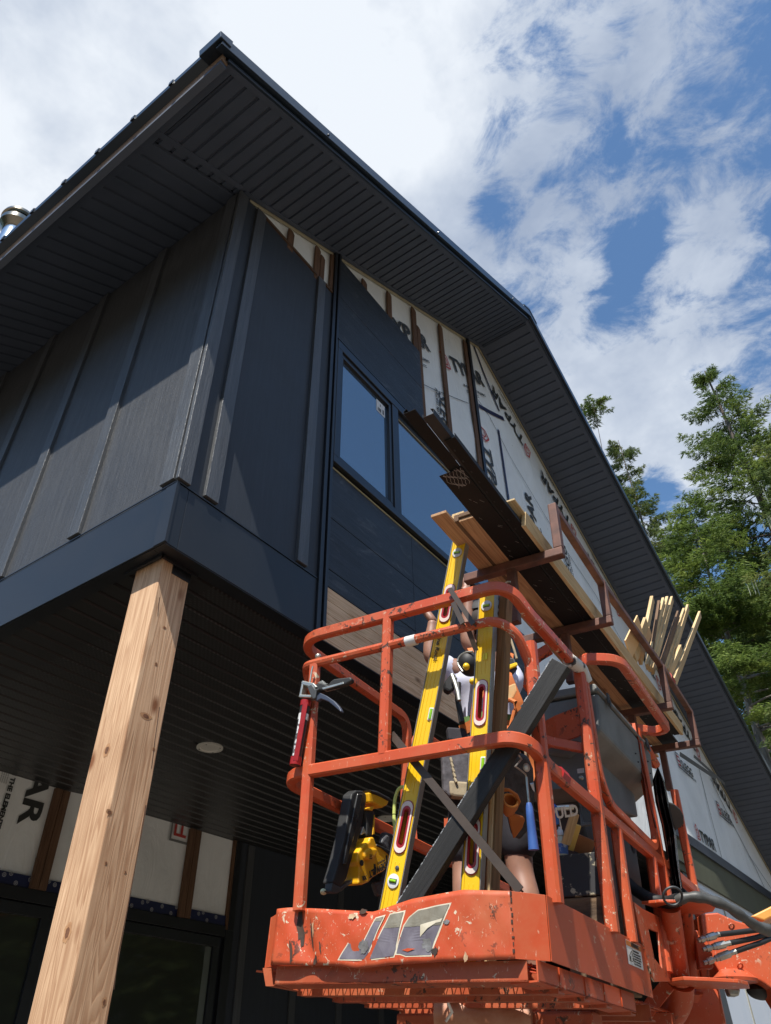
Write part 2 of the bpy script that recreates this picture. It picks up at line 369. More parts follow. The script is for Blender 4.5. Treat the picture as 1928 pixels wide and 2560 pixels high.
# ================================================================ house
house=thing('house',h(LX,FY,1.6-1.6/K)-Vector((0,0,0)),'black clad house under construction, printed white wrap on its gable, timber post at its corner','house')
def hp(mb,name,mat,parent=None,**k): return world_part(mb,name,mat,parent or house,**k)
def rakeL(x): return 4.602+.568*(x-.974)
def rakeR(x): return 5.877-.516*(x-3.219)
RX=3.219; XE=9.6
# core walls (gable wrap sheet is a part; the walls behind it)
mb=MB(); hbox(mb,LX,LX+.1,FY+.021,8.5,2.958,4.58); hp(mb,'side_wall',MT['siding'])
bp=MT['batten']
for i in range(11):
    y0=1.805+.407*i; mb=MB(); hbox(mb,LX-.0135,LX+.002,y0,y0+.056,2.972,4.57); hp(mb,'batten',bp,bevel=.002)
mb=MB(); hbox(mb,LX-.0135,LX+.001,1.373,1.432,2.972,4.565); hp(mb,'corner_board',bp,bevel=.002)
mb=MB(); hbox(mb,.931,.978,FY-.0145,FY-.0005,2.968,4.573); hp(mb,'corner_board',bp,bevel=.002)
mb=MB(); hbox(mb,LX,1.557,FY,FY+.02,2.966,4.59); hp(mb,'gable_panel',MT['sidingF'])
for x0,x1 in ((1.035,1.087),(1.446,1.495)):
    mb=MB(); hbox(mb,x0,x1,FY-.0135,FY+.001,2.972,4.584); hp(mb,'batten',bp,bevel=.002)
mb=MB(); hbox(mb,1.05,1.44,FY-.006,FY+.003,4.585,4.602); hbox(mb,1.50,1.556,FY-.006,FY+.003,4.585,4.602); hp(mb,'cap_strip',MT['brownedge'])
# vertical trim between board-and-batten and the window bay
mb=MB(); mb.prism([h(1.557,FY-.012,2.75),h(1.577,FY-.012,2.75),h(1.577,FY-.012,rakeL(1.577)),h(1.557,FY-.012,rakeL(1.557))],h(0,.03,1.6)-h(0,0,1.6))
mb.prism([h(1.583,FY-.018,2.75),h(1.598,FY-.018,2.75),h(1.598,FY-.018,rakeL(1.598)),h(1.583,FY-.018,rakeL(1.583))],h(0,.03,1.6)-h(0,0,1.6)); hp(mb,'corner_trim',MT['blacktrim'],bevel=.0015)
mb=MB(); mb.prism([h(1.536,FY-.003,4.61),h(1.5555,FY-.003,4.61),h(1.5555,FY-.003,rakeL(1.555)-.03),h(1.536,FY-.003,rakeL(1.536)-.03)],h(0,.012,1.6)-h(0,0,1.6)); hp(mb,'furring_strip',MT['furring'])
# lower deck band
mb=MB(); hbox(mb,LX-.004,LX+.04,FY-.004,8.5,2.75,2.958); o=hp(mb,'deck_band',MT['bandm'],bevel=.002)
mb=MB(); hbox(mb,LX+.0405,1.5565,FY-.004,FY+.03,2.75,2.958); hp(mb,'deck_band',MT['bandm'],bevel=.002)
mb=MB(); hbox(mb,LX-.0055,LX-.0045,FY-.005,FY+.04,2.752,2.962); hbox(mb,LX-.0055,LX+.004,FY-.0065,FY-.0048,2.752,2.962); hp(mb,'corner_cover',MT['bandm'])
mb=MB(); hbox(mb,LX-.007,LX-.0042,FY,8.5,2.959,2.963); hbox(mb,LX,1.556,FY-.007,FY-.0042,2.959,2.963); hp(mb,'flashing_lip',MT['blacktrim'])
mb=MB(); hbox(mb,LX+.001,5.42,FY-.002,FY+.046,2.7475,2.7497); hbox(mb,LX+.001,LX+.046,FY+.047,8.5,2.7475,2.7497); hp(mb,'band_return',MT['blacktrim'])
# porch soffit: v-grooved metal boards running along X
mb=MB(); X0,X1=.97,5.42
def strip(y0,y1,z0,z1): mb.add([h(X0,y0,z0),h(X1,y0,z0),h(X1,y1,z1),h(X0,y1,z1)],[(0,1,2,3)])
z=2.752; strip(FY+.02,1.4115,z,z)
y=1.4115; mi=[]; i=0
while y<3.31:
    g=.0085
    strip(y,y+g,z,z+.009); strip(y+g,y+g+.006,z+.009,z+.009); strip(y+g+.006,y+g+.010,z+.009,z)
    strip(y+g+.010,y+.0713,z,z); y+=.0713
def mk_perf():
    m,nt,b=newmat('vented_soffit_metal'); b.inputs['Roughness'].default_value=.38; b.inputs['Base Color'].default_value=(.018,.018,.019,1)
    tc=N(nt,'ShaderNodeTexCoord'); mp=N(nt,'ShaderNodeMapping'); mp.inputs['Scale'].default_value=(38,70,1); Lk(nt,tc.outputs['Object'],mp.inputs[0])
    s=N(nt,'ShaderNodeSeparateXYZ'); Lk(nt,mp.outputs[0],s.inputs[0])
    row=mth(nt,'FLOOR',s.outputs[1]); xx=mth(nt,'ADD',s.outputs[0],mth(nt,'MULTIPLY',row,.5))
    fx=mth(nt,'ABSOLUTE',mth(nt,'SUBTRACT',mth(nt,'FRACT',xx),.5)); fy=mth(nt,'ABSOLUTE',mth(nt,'SUBTRACT',mth(nt,'FRACT',s.outputs[1]),.5))
    d=mth(nt,'MULTIPLY',mth(nt,'LESS_THAN',fx,.22),mth(nt,'LESS_THAN',fy,.16))
    sp=N(nt,'ShaderNodeSeparateXYZ'); Lk(nt,tc.outputs['Object'],sp.inputs[0])
    d=mth(nt,'MULTIPLY',d,mth(nt,'GREATER_THAN',sp.outputs[0],.35))
    n=nz(nt,(.7,2,1),2.2,4); 
    c=ramp(nt,d,[(.4,(.017,.0165,.0165)),(.6,(.055,.055,.055))]); Lk(nt,c,b.inputs['Base Color'])
    bump(nt,b,mth(nt,'ADD',mth(nt,'MULTIPLY',d,1.0),mth(nt,'MULTIPLY',n,.2)),.5,.002); return m
hp(mb,'porch_soffit',mk_perf())
mb=MB(); hbox(mb,.95,5.42,FY+.04,3.33,2.775,2.8); hp(mb,'deck_floor',MT['blacktrim'])
# soffit light ring
def disc(mb,c,r,th,nrm,n=28):
    M=frame(c,Vector(nrm).orthogonal(),None,nrm) if False else frame(c,Vector(nrm).orthogonal(),Vector(nrm).cross(Vector(nrm).orthogonal()))
    t=MB(); t.lathe([(0,0),(r*.66,0),(r*.68,th*.5),(r*.72,th),(r,th*.85),(r,0.0)][1:] if False else [(r,0),(r,th*.8),(r*.72,th),(r*.68,th*.45),(.0001,th*.45)],n); t.xf(M); mb.add(t.v,t.f)
for (px,py) in ((525,1868),(966,2046)):
    p=on(px,py,(0,0,1),h(0,0,2.75)); mb=MB(); disc(mb,p+Vector((0,0,.002)),.083 if px<700 else .075,.012,(0,0,-1))
    o=hp(mb,'soffit_speaker',MT['plaster'],smooth=True)
    s=MB()
    for a in range(4): s.ball(p+Vector((.068*math.cos(a*PI/2+.5),.068*math.sin(a*PI/2+.5),-.010)),.005,8,5,sz=.4)
    world_part(s,'screw',MT['plasterd'],o,T=None) if False else None
    inv=WM[o].inverted(); s.v=[inv@v for v in s.v]; link('screw',s.v,s.f,MT['plasterd'],o,WM[o])
# timber post
mb=MB(); hbox(mb,.985,1.082,1.419,1.532,1.6-1.6/K,2.7515); hp(mb,'porch_post',MT['postw'],bevel=.004)
mb=MB(); hbox(mb,.97,1.10,1.405,1.412,2.738,2.7515); hbox(mb,.968,.975,1.405,1.56,2.738,2.7515); hbox(mb,1.02,1.084,1.4165,1.4185,2.715,2.7515); hp(mb,'post_bracket',MT['blacktrim'])  # dark strips added to shade the top of the post
# knots and drying checks on the timber
kd=simple('knot_heart',(.20,.085,.04),.8,0,(.11,.045,.02),ns=60,bmp=.6); kr=simple('knot_ring',(.46,.25,.12),.8,0,(.34,.17,.08),ns=50)
P_=bpy.data.objects['porch_post']; z3p=lambda x,y:(x*.5698,1300+y*.5698)
def knot(q,face,rw,rh,seed):
    n_=(1,0,0) if face=='x' else (0,1,0); pl=h(.985,0,0) if face=='x' else h(0,1.419,0); c=on(*z3p(*q),n_,pl); R_=random.Random(seed)
    for k_,(f_,mt) in enumerate(((1.0,kr),(.55,kd))):
        m=MB(); vs=[]
        for i in range(20):
            a=2*PI*i/20; r_=f_*R_.uniform(.85,1.15); o_=-(.0006+.0006*k_)
            vs.append(c+(Vector((o_,rw*r_*math.cos(a),rh*r_*math.sin(a))) if face=='x' else Vector((rw*r_*math.cos(a),o_,rh*r_*math.sin(a)))))
        m.add(vs,[tuple(range(20))]); m.v=[WM[P_].inverted()@v for v in m.v]; link('knot',m.v,m.f,mt,P_,WM[P_])
for i,(q,f,rw,rh) in enumerate((((470,1010),'x',.016,.024),((297,1810),'x',.018,.028),((640,860),'y',.026,.011),((675,1005),'y',.007,.007),((480,1282),'y',.014,.009),((457,2115),'y',.008,.013),((722,472),'y',.009,.006),((685,632),'y',.008,.008),((465,1505),'y',.006,.007),((550,1545),'y',.006,.005))): knot(q,f,rw,rh,i)
m=MB()
for Pk in ([(640,1250),(600,1480),(560,1700),(520,1900),(500,2060)],[(700,820),(680,960),(665,1090)],[(700,340),(692,420)]):
    pts=[on(*z3p(*q),(0,1,0),h(0,1.419,0))+Vector((0,-.0004,0)) for q in Pk]; m.sweep(pts,[(-.0011,-.0004),(.0011,-.0004),(.0011,.0004),(-.0011,.0004)],up=(0,1,0))
m.v=[WM[P_].inverted()@v for v in m.v]; link('drying_check',m.v,m.f,simple('crack_shadow_brown',(.10,.05,.03),.9),P_,WM[P_])
# porch back wall with wrap, tape, furring, doors
BY=3.29; G0=1.6-1.6/K
mb=MB(); hbox(mb,-.5,5.42,BY+.004,BY+.06,G0,2.77); hbox(mb,3.158,5.42,BY-.01,BY+.003,G0,2.756); hp(mb,'porch_wall',MT['sidingF'])
for x in (3.26,3.69,4.115,4.555,4.98):
    mb=MB(); hbox(mb,x,x+.05,BY-.023,BY-.0095,G0,2.75); hp(mb,'batten',bp,bevel=.002)
mb=MB(); nx,nzv=40,10
def wr(i,j):
    x=-.5+(3.142+.5)*i/nx; z=2.345+(2.757-2.345)*j/nzv
    return h(x,BY-.004-.006*math.sin(x*9+z*5)*math.sin(z*14+x*3)*(0<i<nx),z)
mb.add([wr(i,j) for i in range(nx+1) for j in range(nzv+1)],[(i*(nzv+1)+j,(i+1)*(nzv+1)+j,(i+1)*(nzv+1)+j+1,i*(nzv+1)+j+1) for i in range(nx) for j in range(nzv)])
bw=hp(mb,'house_wrap',MT['wrap'],smooth=True,label='wrinkled grey wrap above the porch doors')
mb=MB(); hbox(mb,3.142,3.157,BY-.022,BY+.003,2.30,2.755); hp(mb,'edge_strip',MT['furring'])
for x,z0 in ((1.955,2.318),(2.80,2.318)):
    for dx in (0,.041):
        mb=MB(); hbox(mb,x+dx,x+dx+.038,BY-.03,BY-.011,z0,2.745); hp(mb,'furring_strip',MT['furring'],bevel=.002)
mb=MB(); hbox(mb,-.5,3.1415,BY-.0135,BY-.0115,2.318,2.366); tp=hp(mb,'flashing_tape',MT['tape'])
mb=MB(); hbox(mb,2.16,2.175,BY-.0135,BY-.0115,2.45,2.745); hp(mb,'flashing_tape',MT['tape'])
inv=WM[tp].inverted()
def ring2(mb,c,r,hw=.3):
    # printed emblem: disc made of a ring and two bars
    n=18; V=[];Fc=[]
    for j in range(n):
        a=2*PI*j/n; V+=[c+Vector((r*math.cos(a),0,r*math.sin(a))),c+Vector((r*.78*math.cos(a),0,r*.78*math.sin(a)))]
    for j in range(n): Fc.append((2*j,2*j+1,(2*j+3)%(2*n),(2*j+2)%(2*n)))
    mb.add(V,Fc)
    for dz in (-.25,.25):
        mb.add([c+Vector((-r*.45,0,r*(dz-.12))),c+Vector((r*.45,0,r*(dz-.12))),c+Vector((r*.45,0,r*(dz+.12))),c+Vector((-r*.45,0,r*(dz+.12)))],[(0,1,2,3)])
x=.9; k=0
def emblem(c):
    m=MB(); ring2(m,c,.0135); m.v=[inv@v for v in m.v]; link('tape_print',m.v,m.f,MT['tapelogo'],tp,WM[tp])
while x<3.12:
    emblem(h(x,BY-.0145,2.352 if k%2 else 2.329))
    if k%3==0: emblem(h(x+.03,BY-.0145,2.361))
    x+=.062; k+=1
# big letters on the porch wrap (read downwards)
def plane_text(s,x,z,size,ang,mat,parent,y=FY,offset=.0,sx=1,shear=0,name='lettering',**k):
    a=math.radians(ang); M=frame(h(x,y,z),(math.cos(a),0,math.sin(a)),(-math.sin(a),0,math.cos(a)))
    return text(name,s,M,size,mat,parent,sx=sx,shear=shear,offset=offset,**k)
plane_text('TYPAR',1.825,3.13,.21,-90,MT['ink'],bw,y=BY-.013,offset=.006,sx=1.35)
plane_text('PROTECTION FROM THE ELEMENTS',1.733,3.05,.045,-90,MT['ink'],bw,y=BY-.013,offset=.0022,sx=1.1)
for i in range(4): plane_text('MEMBRANE DE PROTECTION POUR MURS EXTERIEURS AIR BARRIER',1.715-.010*i,2.95,.011,-90,MT['greyink'],bw,y=BY-.013,sx=1.1)
# the big letters must stay under the soffit edge: cut what rises above it
for o in list(bw.children):
    me=o.data; T=WM[o]; import bmesh
    bm=bmesh.new(); bm.from_mesh(me); Mi=T.inverted()
    co=Mi@h(0,0,2.75); no=(Mi.to_3x3()@Vector((0,0,1)))
    bmesh.ops.bisect_plane(bm,geom=bm.verts[:]+bm.edges[:]+bm.faces[:],plane_co=co,plane_no=no,clear_outer=True); bm.to_mesh(me); bm.free()
mb=MB()
def fr(mb,x0,x1,z0,z1,w,y): # picture-frame of bars
    hbox(mb,x0,x1,y,y+.02,z1-w,z1); hbox(mb,x0,x1,y,y+.02,z0,z0+w); hbox(mb,x0,x0+w,y,y+.02,z0+w,z1-w); hbox(mb,x1-w,x1,y,y+.02,z0+w,z1-w)
# porch logo: square emblem
a=h(2.70,BY-.0135,2.70)
for (x0,x1,z0,z1,m_) in ((2.675,2.80,2.660,2.672,'greyink'),(2.675,2.687,2.672,2.749,'greyink'),(2.70,2.785,2.690,2.704,'inkred'),(2.70,2.715,2.704,2.749,'inkred'),(2.745,2.76,2.704,2.749,'inkred')):
    mb=MB(); hbox(mb,x0,x1,BY-.0135,BY-.0130,z0,z1); mb.v=[WM[bw].inverted()@v for v in mb.v]; link('printed_logo',mb.v,mb.f,MT[m_],bw,WM[bw])
for (x0,x1) in ((2.14,3.125),(.35,2.10)):
    mb=MB(); fr(mb,x0,x1,G0+.02,2.262,.045,BY-.012); f=hp(mb,'porch_door',MT['winframe'],bevel=.002)
    mb=MB(); hbox(mb,x0+.045,x1-.045,BY+.0035,BY+.0038,G0+.065,2.217); mb.v=[WM[f].inverted()@v for v in mb.v]; link('pane',mb.v,mb.f,MT['paned'],f,WM[f])
mb=MB(); hbox(mb,3.036,3.078,BY+.002,BY+.003,1.3,2.214); hp(mb,'door_jamb_strip',simple('pale_jamb',(.12,.14,.12),.5))
mb=MB(); hbox(mb,-.5,3.14,BY-.024,BY+.003,2.266,2.317); hp(mb,'head_trim',MT['blacktrim'],bevel=.002)
mb=MB(); hbox(mb,3.142,3.20,BY-.026,BY-.0105,G0,2.30); hbox(mb,3.157,3.20,BY-.026,BY-.0105,2.30,2.75); hp(mb,'jamb_trim',MT['blacktrim'],bevel=.002)
# ---------------------------------------------------------------- window bay
def planks(name,x0,x1,zs,mat,y=FY,th=.012,gap=.0015,label=None):
    for a,b in zip(zs[:-1],zs[1:]):
        mb=MB(); hbox(mb,x0,x1,y,y+th,a+gap,b-gap); hp(mb,name,mat,bevel=.0015,label=label)
planks('siding_plank',1.60,2.168,[2.963,3.036,3.264,3.508],MT['sidingH'])
planks('siding_plank',2.170,3.35,[2.963,3.15,3.262,3.508],MT['sidingH'])
planks('cedar_board',1.60,3.6,[2.752,2.803,2.857,2.910,2.961],MT['cedar'],gap=.0008)
mb=MB(); hbox(mb,1.60,3.0,FY-.001,FY+.01,3.508,3.516); hp(mb,'sill_edge',simple('yellow_foam_edge',(.42,.36,.2),.8))
win=None
mb=MB(); WX0,WX1=1.598,2.99
for (x0,x1,z0,z1,y0) in ((WX0,WX1,4.215,4.268,FY-.02),(WX0,WX1,3.524,3.560,FY-.02),(WX0,1.630,3.560,4.215,FY-.02),(2.955,WX1,3.560,4.215,FY-.02)):
    hbox(mb,x0,x1,y0,FY+.03,z0,z1)
win=hp(mb,'window',MT['winframe'],bevel=.003)
def wsub(mb,name,mat,**k):
    mb.v=[WM[win].inverted()@v for v in mb.v]; return mb.go(name,mat,win,WM[win],**k)
mb=MB()
for (x0,x1,z0,z1) in ((1.631,2.020,4.186,4.214),(1.631,2.020,3.561,3.584),(1.631,1.646,3.584,4.186),(2.000,2.020,3.584,4.186)): hbox(mb,x0,x1,FY-.012,FY+.02,z0,z1)
wsub(mb,'sash',MT['winframe'],bevel=.0025)
mb=MB(); hbox(mb,2.021,2.072,FY-.018,FY+.02,3.561,4.214); wsub(mb,'mullion',MT['winframe'],bevel=.003)
mb=MB()
for (x0,x1,z0,z1) in ((2.073,2.954,4.186,4.214),(2.073,2.954,3.561,3.572),(2.073,2.080,3.572,4.186),(2.940,2.954,3.572,4.186)): hbox(mb,x0,x1,FY-.004,FY+.02,z0,z1)
wsub(mb,'sash',MT['winframe'],bevel=.0015)
mb=MB(); hbox(mb,2.0805,2.9395,FY-.001,FY+.004,4.178,4.185); wsub(mb,'glazing_bead',simple('tan_bead',(.3,.26,.17),.6))
mb=MB(); hbox(mb,1.6465,1.9995,FY+.003,FY+.005,3.5845,4.1855); wsub(mb,'pane',MT['pane'])
mb=MB(); hbox(mb,2.0805,2.9395,FY+.006,FY+.008,3.5725,4.1855); wsub(mb,'pane',MT['pane'])
mb=MB(); hbox(mb,1.917,1.984,FY+.0015,FY+.0022,4.095,4.170); st=wsub(mb,'sticker',simple('paper_sticker',(.75,.75,.75),.7))
mb=MB()
for i in range(9): hbox(mb,1.927+.003*i,1.928+.0032*i,FY+.001,FY+.0013,4.102,4.125)
hbox(mb,1.965,1.975,FY+.001,FY+.0013,4.105,4.135); hbox(mb,1.945,1.95,FY+.001,FY+.0013,4.14,4.155)
wsub(mb,'sticker_print',MT['ink'])
# interior wall corner and curtain seen as pale shapes behind the right pane are reflections of the real sky
# upper black panels
mb=MB(); hbox(mb,1.601,2.345,FY-.002,FY+.012,4.6265,4.938); hp(mb,'siding_plank',MT['sidingH'],bevel=.0015)
mb=MB(); hbox(mb,1.601,2.345,FY-.002,FY+.012,4.275,4.6235); hp(mb,'siding_plank',MT['sidingH'],bevel=.0015)
mb=MB(); hbox(mb,WX0-.004,2.995,FY-.022,FY+.003,4.268,4.2745); hp(mb,'head_flashing',MT['blacktrim'])
# ---------------------------------------------------------------- house wrap on the gable
mb=MB(); nx=150; nz_=12; P=[]
def wy(x,z,e): # soft sags between fixings
    return FY+.016+(-.004*math.sin(x*6.3+math.sin(z*5)*1.2)*math.sin(z*9+x*2)-.003*math.sin(x*17+z*7)*math.sin(z*3))*e
for i in range(nx+1):
    x=.99+(XE-.99)*(i/nx)
    z1=min(rakeL(x),rakeR(x))-.004; z0=2.76 if x<5.40 else 2.985
    z0=min(z0,z1-.01)
    for j in range(nz_+1):
        z=z0+(z1-z0)*j/nz_; e=1 if (0<j<nz_) else 0
        P.append(h(x,wy(x,z,e),z))
mb.add(P,[(i*(nz_+1)+j,(i+1)*(nz_+1)+j,(i+1)*(nz_+1)+j+1,i*(nz_+1)+j+1) for i in range(nx) for j in range(nz_)])
wrap=hp(mb,'house_wrap',MT['wrap'],smooth=True,label='white wrap printed with black lettering and red house logos')
mb=MB(); mb.prism([h(.99,FY+.03,2.76),h(5.4,FY+.03,2.76),h(5.4,FY+.03,2.99),h(XE,FY+.03,2.99),h(XE,FY+.03,rakeR(XE)),h(RX,FY+.03,rakeR(RX)-.002),h(.99,FY+.03,rakeL(.99))][:]if rakeR(XE)>2.99 else [h(.99,FY+.03,2.76),h(5.4,FY+.03,2.76),h(5.4,FY+.03,2.99),h(8.78,FY+.03,2.99),h(RX,FY+.03,rakeR(RX)-.002),h(.99,FY+.03,rakeL(.99))],(0,.12,0))
hp(mb,'sheathing',simple('osb_sheathing',(.40,.31,.18),.8,0,(.28,.2,.11),ns=9))
YT=FY+.0085
ink,red=MT['ink'],MT['inkred']
def logo(x,z,s,ang,parent=wrap):
    s=s*1.5; a=math.radians(ang); M=frame(h(x,YT,z),(math.cos(a),0,math.sin(a)),(-math.sin(a),0,math.cos(a)))
    m=MB(); o=[(0,0),(.55,0),(.62,.62),(.30,.98),(-.04,.70)]
    def pl_(pts,w): 
        for p,q in zip(pts[:-1],pts[1:]): m.bar((p[0]*s,p[1]*s,0),(q[0]*s,q[1]*s,0),w*s,.0008,(0,0,1))
    pl_([(0,.62),(0,0),(.6,0),(.6,.62),(.3,.95),(-.05,.66)],.09); pl_([(.15,.16),(.45,.16),(.45,.5),(.3,.66),(.15,.5)],.07)
    m.go('printed_logo',red,parent,M)
def T(s,x,z,size,ang,sx=1,mat=ink,off=.008,shear=.12): plane_text(s,x,z,size*.92,ang,mat,wrap,y=YT,offset=off*.7*size/.2,sx=sx*.90,shear=shear)
# sheets parallel to the left rake
A1=29.6
T('TYPAR',2.03,4.835,.25,A1,1.28); logo(1.93,4.78,.14,A1)
T('TYPAR',2.775,5.20,.25,A1,1.28); logo(2.665,5.13,.14,A1)
T('WEATHER ON THE ELEMENTS',2.20,4.815,.042,A1,1.0,off=.006); T('PROTECTION FROM THE ELEMENTS',2.90,5.16,.042,A1,1.0,off=.006)
for i in range(2): T('MEMBRANE AIR BARRIER FOR EXTERIOR WALLS',2.25+.004*i,4.80-.012*i,.016,A1,1.1,mat=MT['greyink']); T('MEMBRANE AIR BARRIER FOR EXTERIOR WALLS',2.93+.004*i,5.145-.012*i,.016,A1,1.1,mat=MT['greyink'])
T('SLEGG',2.552,4.80,.20,-90,1.2,off=.005,shear=0); T('BUILDING MATERIALS LTD',2.517,4.80,.048,-90,1.2,off=.005,shear=0)
# vertical prints
T('TYPAR',3.07,4.80,.25,-84,1.2); logo(3.03,4.93,.15,-84)
T('TYPAR',3.80,4.33,.25,96,1.15); T('PROTECTION FROM THE ELEMENTS',3.845,4.36,.030,94,.8)
T('SLEGG',4.29,4.30,.20,93,1.2,off=.005,shear=0); T('BUILDING MATERIALS',4.325,4.33,.048,93,1.2,off=.005,shear=0)
# upside-down prints parallel to the right rake
A2=180-24.5
for lx,lz in ((3.905,5.345),(4.60,5.02),(5.31,4.66),(6.02,4.29),(6.76,3.91),(8.62,3.41-.42*0),):
    if lx>8: continue
    T('TYPAR',lx-.075,lz+.055,.25,A2,1.2); logo(lx,lz,.13,A2)
    T('PROTECTION FROM THE ELEMENTS',lx-.10,lz+.165,.036,A2,1.1)
T('TYPAR',8.50,3.42,.24,A2,1.2); logo(8.62,3.33,.12,A2); T('TYPAR',7.45,3.62,.24,A2,1.2); logo(7.55,3.56,.12,A2)
# level prints low on the right
def slegg(x,z,s):
    m=MB()
    def b(x0,x1,z0,z1): hbox(m,x+x0*s,x+x1*s,YT-.0004,YT,z+z0*s,z+z1*s)
    b(0,.75,0,.07);b(0,.75,.93,1);b(0,.06,.07,.93);b(.69,.75,.07,.93); mm=MB.go(m,'t_',ink) if False else None
    m.v=[WM[wrap].inverted()@v for v in m.v]; link('printed_logo',m.v,m.f,ink,wrap,WM[wrap])
    m=MB(); 
    for z0 in (.16,.43,.72): b2=(.14,.62,z0,z0+.12); hbox(m,x+b2[0]*s,x+b2[1]*s,YT-.0004,YT,z+b2[2]*s,z+b2[3]*s)
    hbox(m,x+.14*s,x+.23*s,YT-.0004,YT,z+.5*s,z+.8*s); hbox(m,x+.53*s,x+.62*s,YT-.0004,YT,z+.2*s,z+.5*s)
    m.v=[WM[wrap].inverted()@v for v in m.v]; link('printed_logo',m.v,m.f,red,wrap,WM[wrap])
    T('SLEGG',x+.86*s,z+.2*s,.165*s/.13,0,1.15,off=.005,shear=0); T('BUILDING MATERIALS LTD',x+.86*s,z-.02*s,.045*s/.13,0,1.2,off=.006,shear=0)
slegg(5.89,3.535,.125); slegg(6.86,3.395,.125)
T('TYPAR',5.99,3.02,.19,0,1.2); logo(5.90,3.02,.11,0)
# tape and seams on the wrap
def seam(pts,w,mat,name='wrap_seam'):
    m=MB(); 
    for (x0,z0),(x1,z1) in zip(pts[:-1],pts[1:]): m.bar(h(x0,YT+.0003,z0),h(x1,YT+.0003,z1),w,.0008,(0,1,0))
    m.v=[WM[wrap].inverted()@v for v in m.v]; link(name,m.v,m.f,mat,wrap,WM[wrap])
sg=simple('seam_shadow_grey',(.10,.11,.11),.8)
seam([(2.36,4.69),(2.5,4.765),(2.72,4.90),(2.935,5.03)],.007,sg)
seam([(3.09,5.20),(3.24,5.165),(3.5,4.98),(3.9,4.80),(4.3,4.64),(4.74,4.51),(5.5,4.12)],.008,sg)
seam([(3.095,5.145),(3.25,5.22),(3.49,5.35)],.05,MT['tape']); seam([(3.139,5.83),(3.25,5.63),(3.43,5.38)],.035,MT['tape'])
seam([(3.361,5.138),(3.35,4.42)],.04,MT['tape'])
seam([(6.573,3.734),(6.53,3.4),(6.488,2.99)],.014,sg); seam([(6.91,3.715),(7.25,3.45),(7.7,3.15),(7.85,3.0)],.016,sg); seam([(7.6,3.22),(8.3,3.0)],.01,sg)
mb=MB()
for _ in range(160):
    x=random.uniform(1.05,8.6); z=random.uniform(3.02,min(rakeL(x),rakeR(x))-.03)
    if z<4.55 and x<3.0: continue
    hbox(mb,x,x+.006,YT,YT+.0004,z,z+.003)
mb.v=[WM[wrap].inverted()@v for v in mb.v]; link('staple_marks',mb.v,mb.f,MT['ink'],wrap,WM[wrap],kind='stuff')
mb=MB(); mb.prism([h(1.0,FY+.004,rakeL(1.0)),h(RX,FY+.004,rakeL(RX)),h(RX,FY+.004,rakeL(RX)-.022),h(1.0,FY+.004,rakeL(1.0)-.022)],(0,.006,0))
mb.prism([h(RX,FY+.004,rakeR(RX)),h(8.8,FY+.004,rakeR(8.8)),h(8.8,FY+.004,rakeR(8.8)-.024),h(RX,FY+.004,rakeR(RX)-.024)],(0,.006,0)); hp(mb,'rake_edge_strip',simple('yellowed_foam_edge',(.43,.37,.24),.8,ns=12))
# furring strips on the gable
for (x0,x1,zb,zt) in ((1.237,1.274,4.56,0),(1.423,1.459,4.56,0),(1.463,1.493,4.56,-.05),(1.795,1.836,4.60,-.03),(2.028,2.070,4.60,0),(2.289,2.333,4.30,0),(2.336,2.372,4.30,-.16),(2.616,2.660,4.27,0),(2.962,3.006,4.27,0)):
    zt=rakeL(x0)-.035+zt; c=.012; m=MB()
    m.prism([h(x0,FY-.0015,zb),h(x1,FY-.0015,zb),h(x1,FY-.0015,zt-c),h(x1-c,FY-.0015,zt),h(x0,FY-.0015,zt)],(0,.0148,0)); hp(m,'furring_strip',MT['furring'],bevel=.002)
m=MB(); m.prism([h(3.008,FY-.010,4.0),h(3.042,FY-.010,4.0),h(3.042,FY-.010,rakeL(3.042)-.012),h(3.008,FY-.010,rakeL(3.008)-.012)],(0,.024,0)); hp(m,'corner_trim',MT['blacktrim'],bevel=.0015)
# header, pillar and bright door at the far right
mb=MB(); hbox(mb,5.2,9.6,FY+.012,FY+.10,2.70,2.915); hp(mb,'door_header',MT['olive'])
mb=MB(); hbox(mb,5.2,9.6,FY-.004,FY+.011,2.915,2.984); hp(mb,'header_tape',simple('blue_black_membrane',(.03,.036,.055),.4,ns=7))
for (x0,x1) in ((5.3,5.42),(5.425,5.60)):
    mb=MB(); hbox(mb,x0,x1,FY+.02,FY+.14,G0,2.698); hp(mb,'door_pillar',MT['bandm'],bevel=.003)
mb=MB(); hbox(mb,5.605,9.6,FY+.07,FY+.09,G0,2.66); hbox(mb,5.605,9.6,FY+.03,FY+.069,2.66,2.699); gd=hp(mb,'garage_door',MT['white'])
mb=MB()
for x in (6.35,7.1,7.9): hbox(mb,x,x+.03,FY+.066,FY+.0695,G0,2.658)
mb.v=[WM[gd].inverted()@v for v in mb.v]; link('door_rib',mb.v,mb.f,simple('tan_rib',(.4,.38,.3),.6),gd,WM[gd])
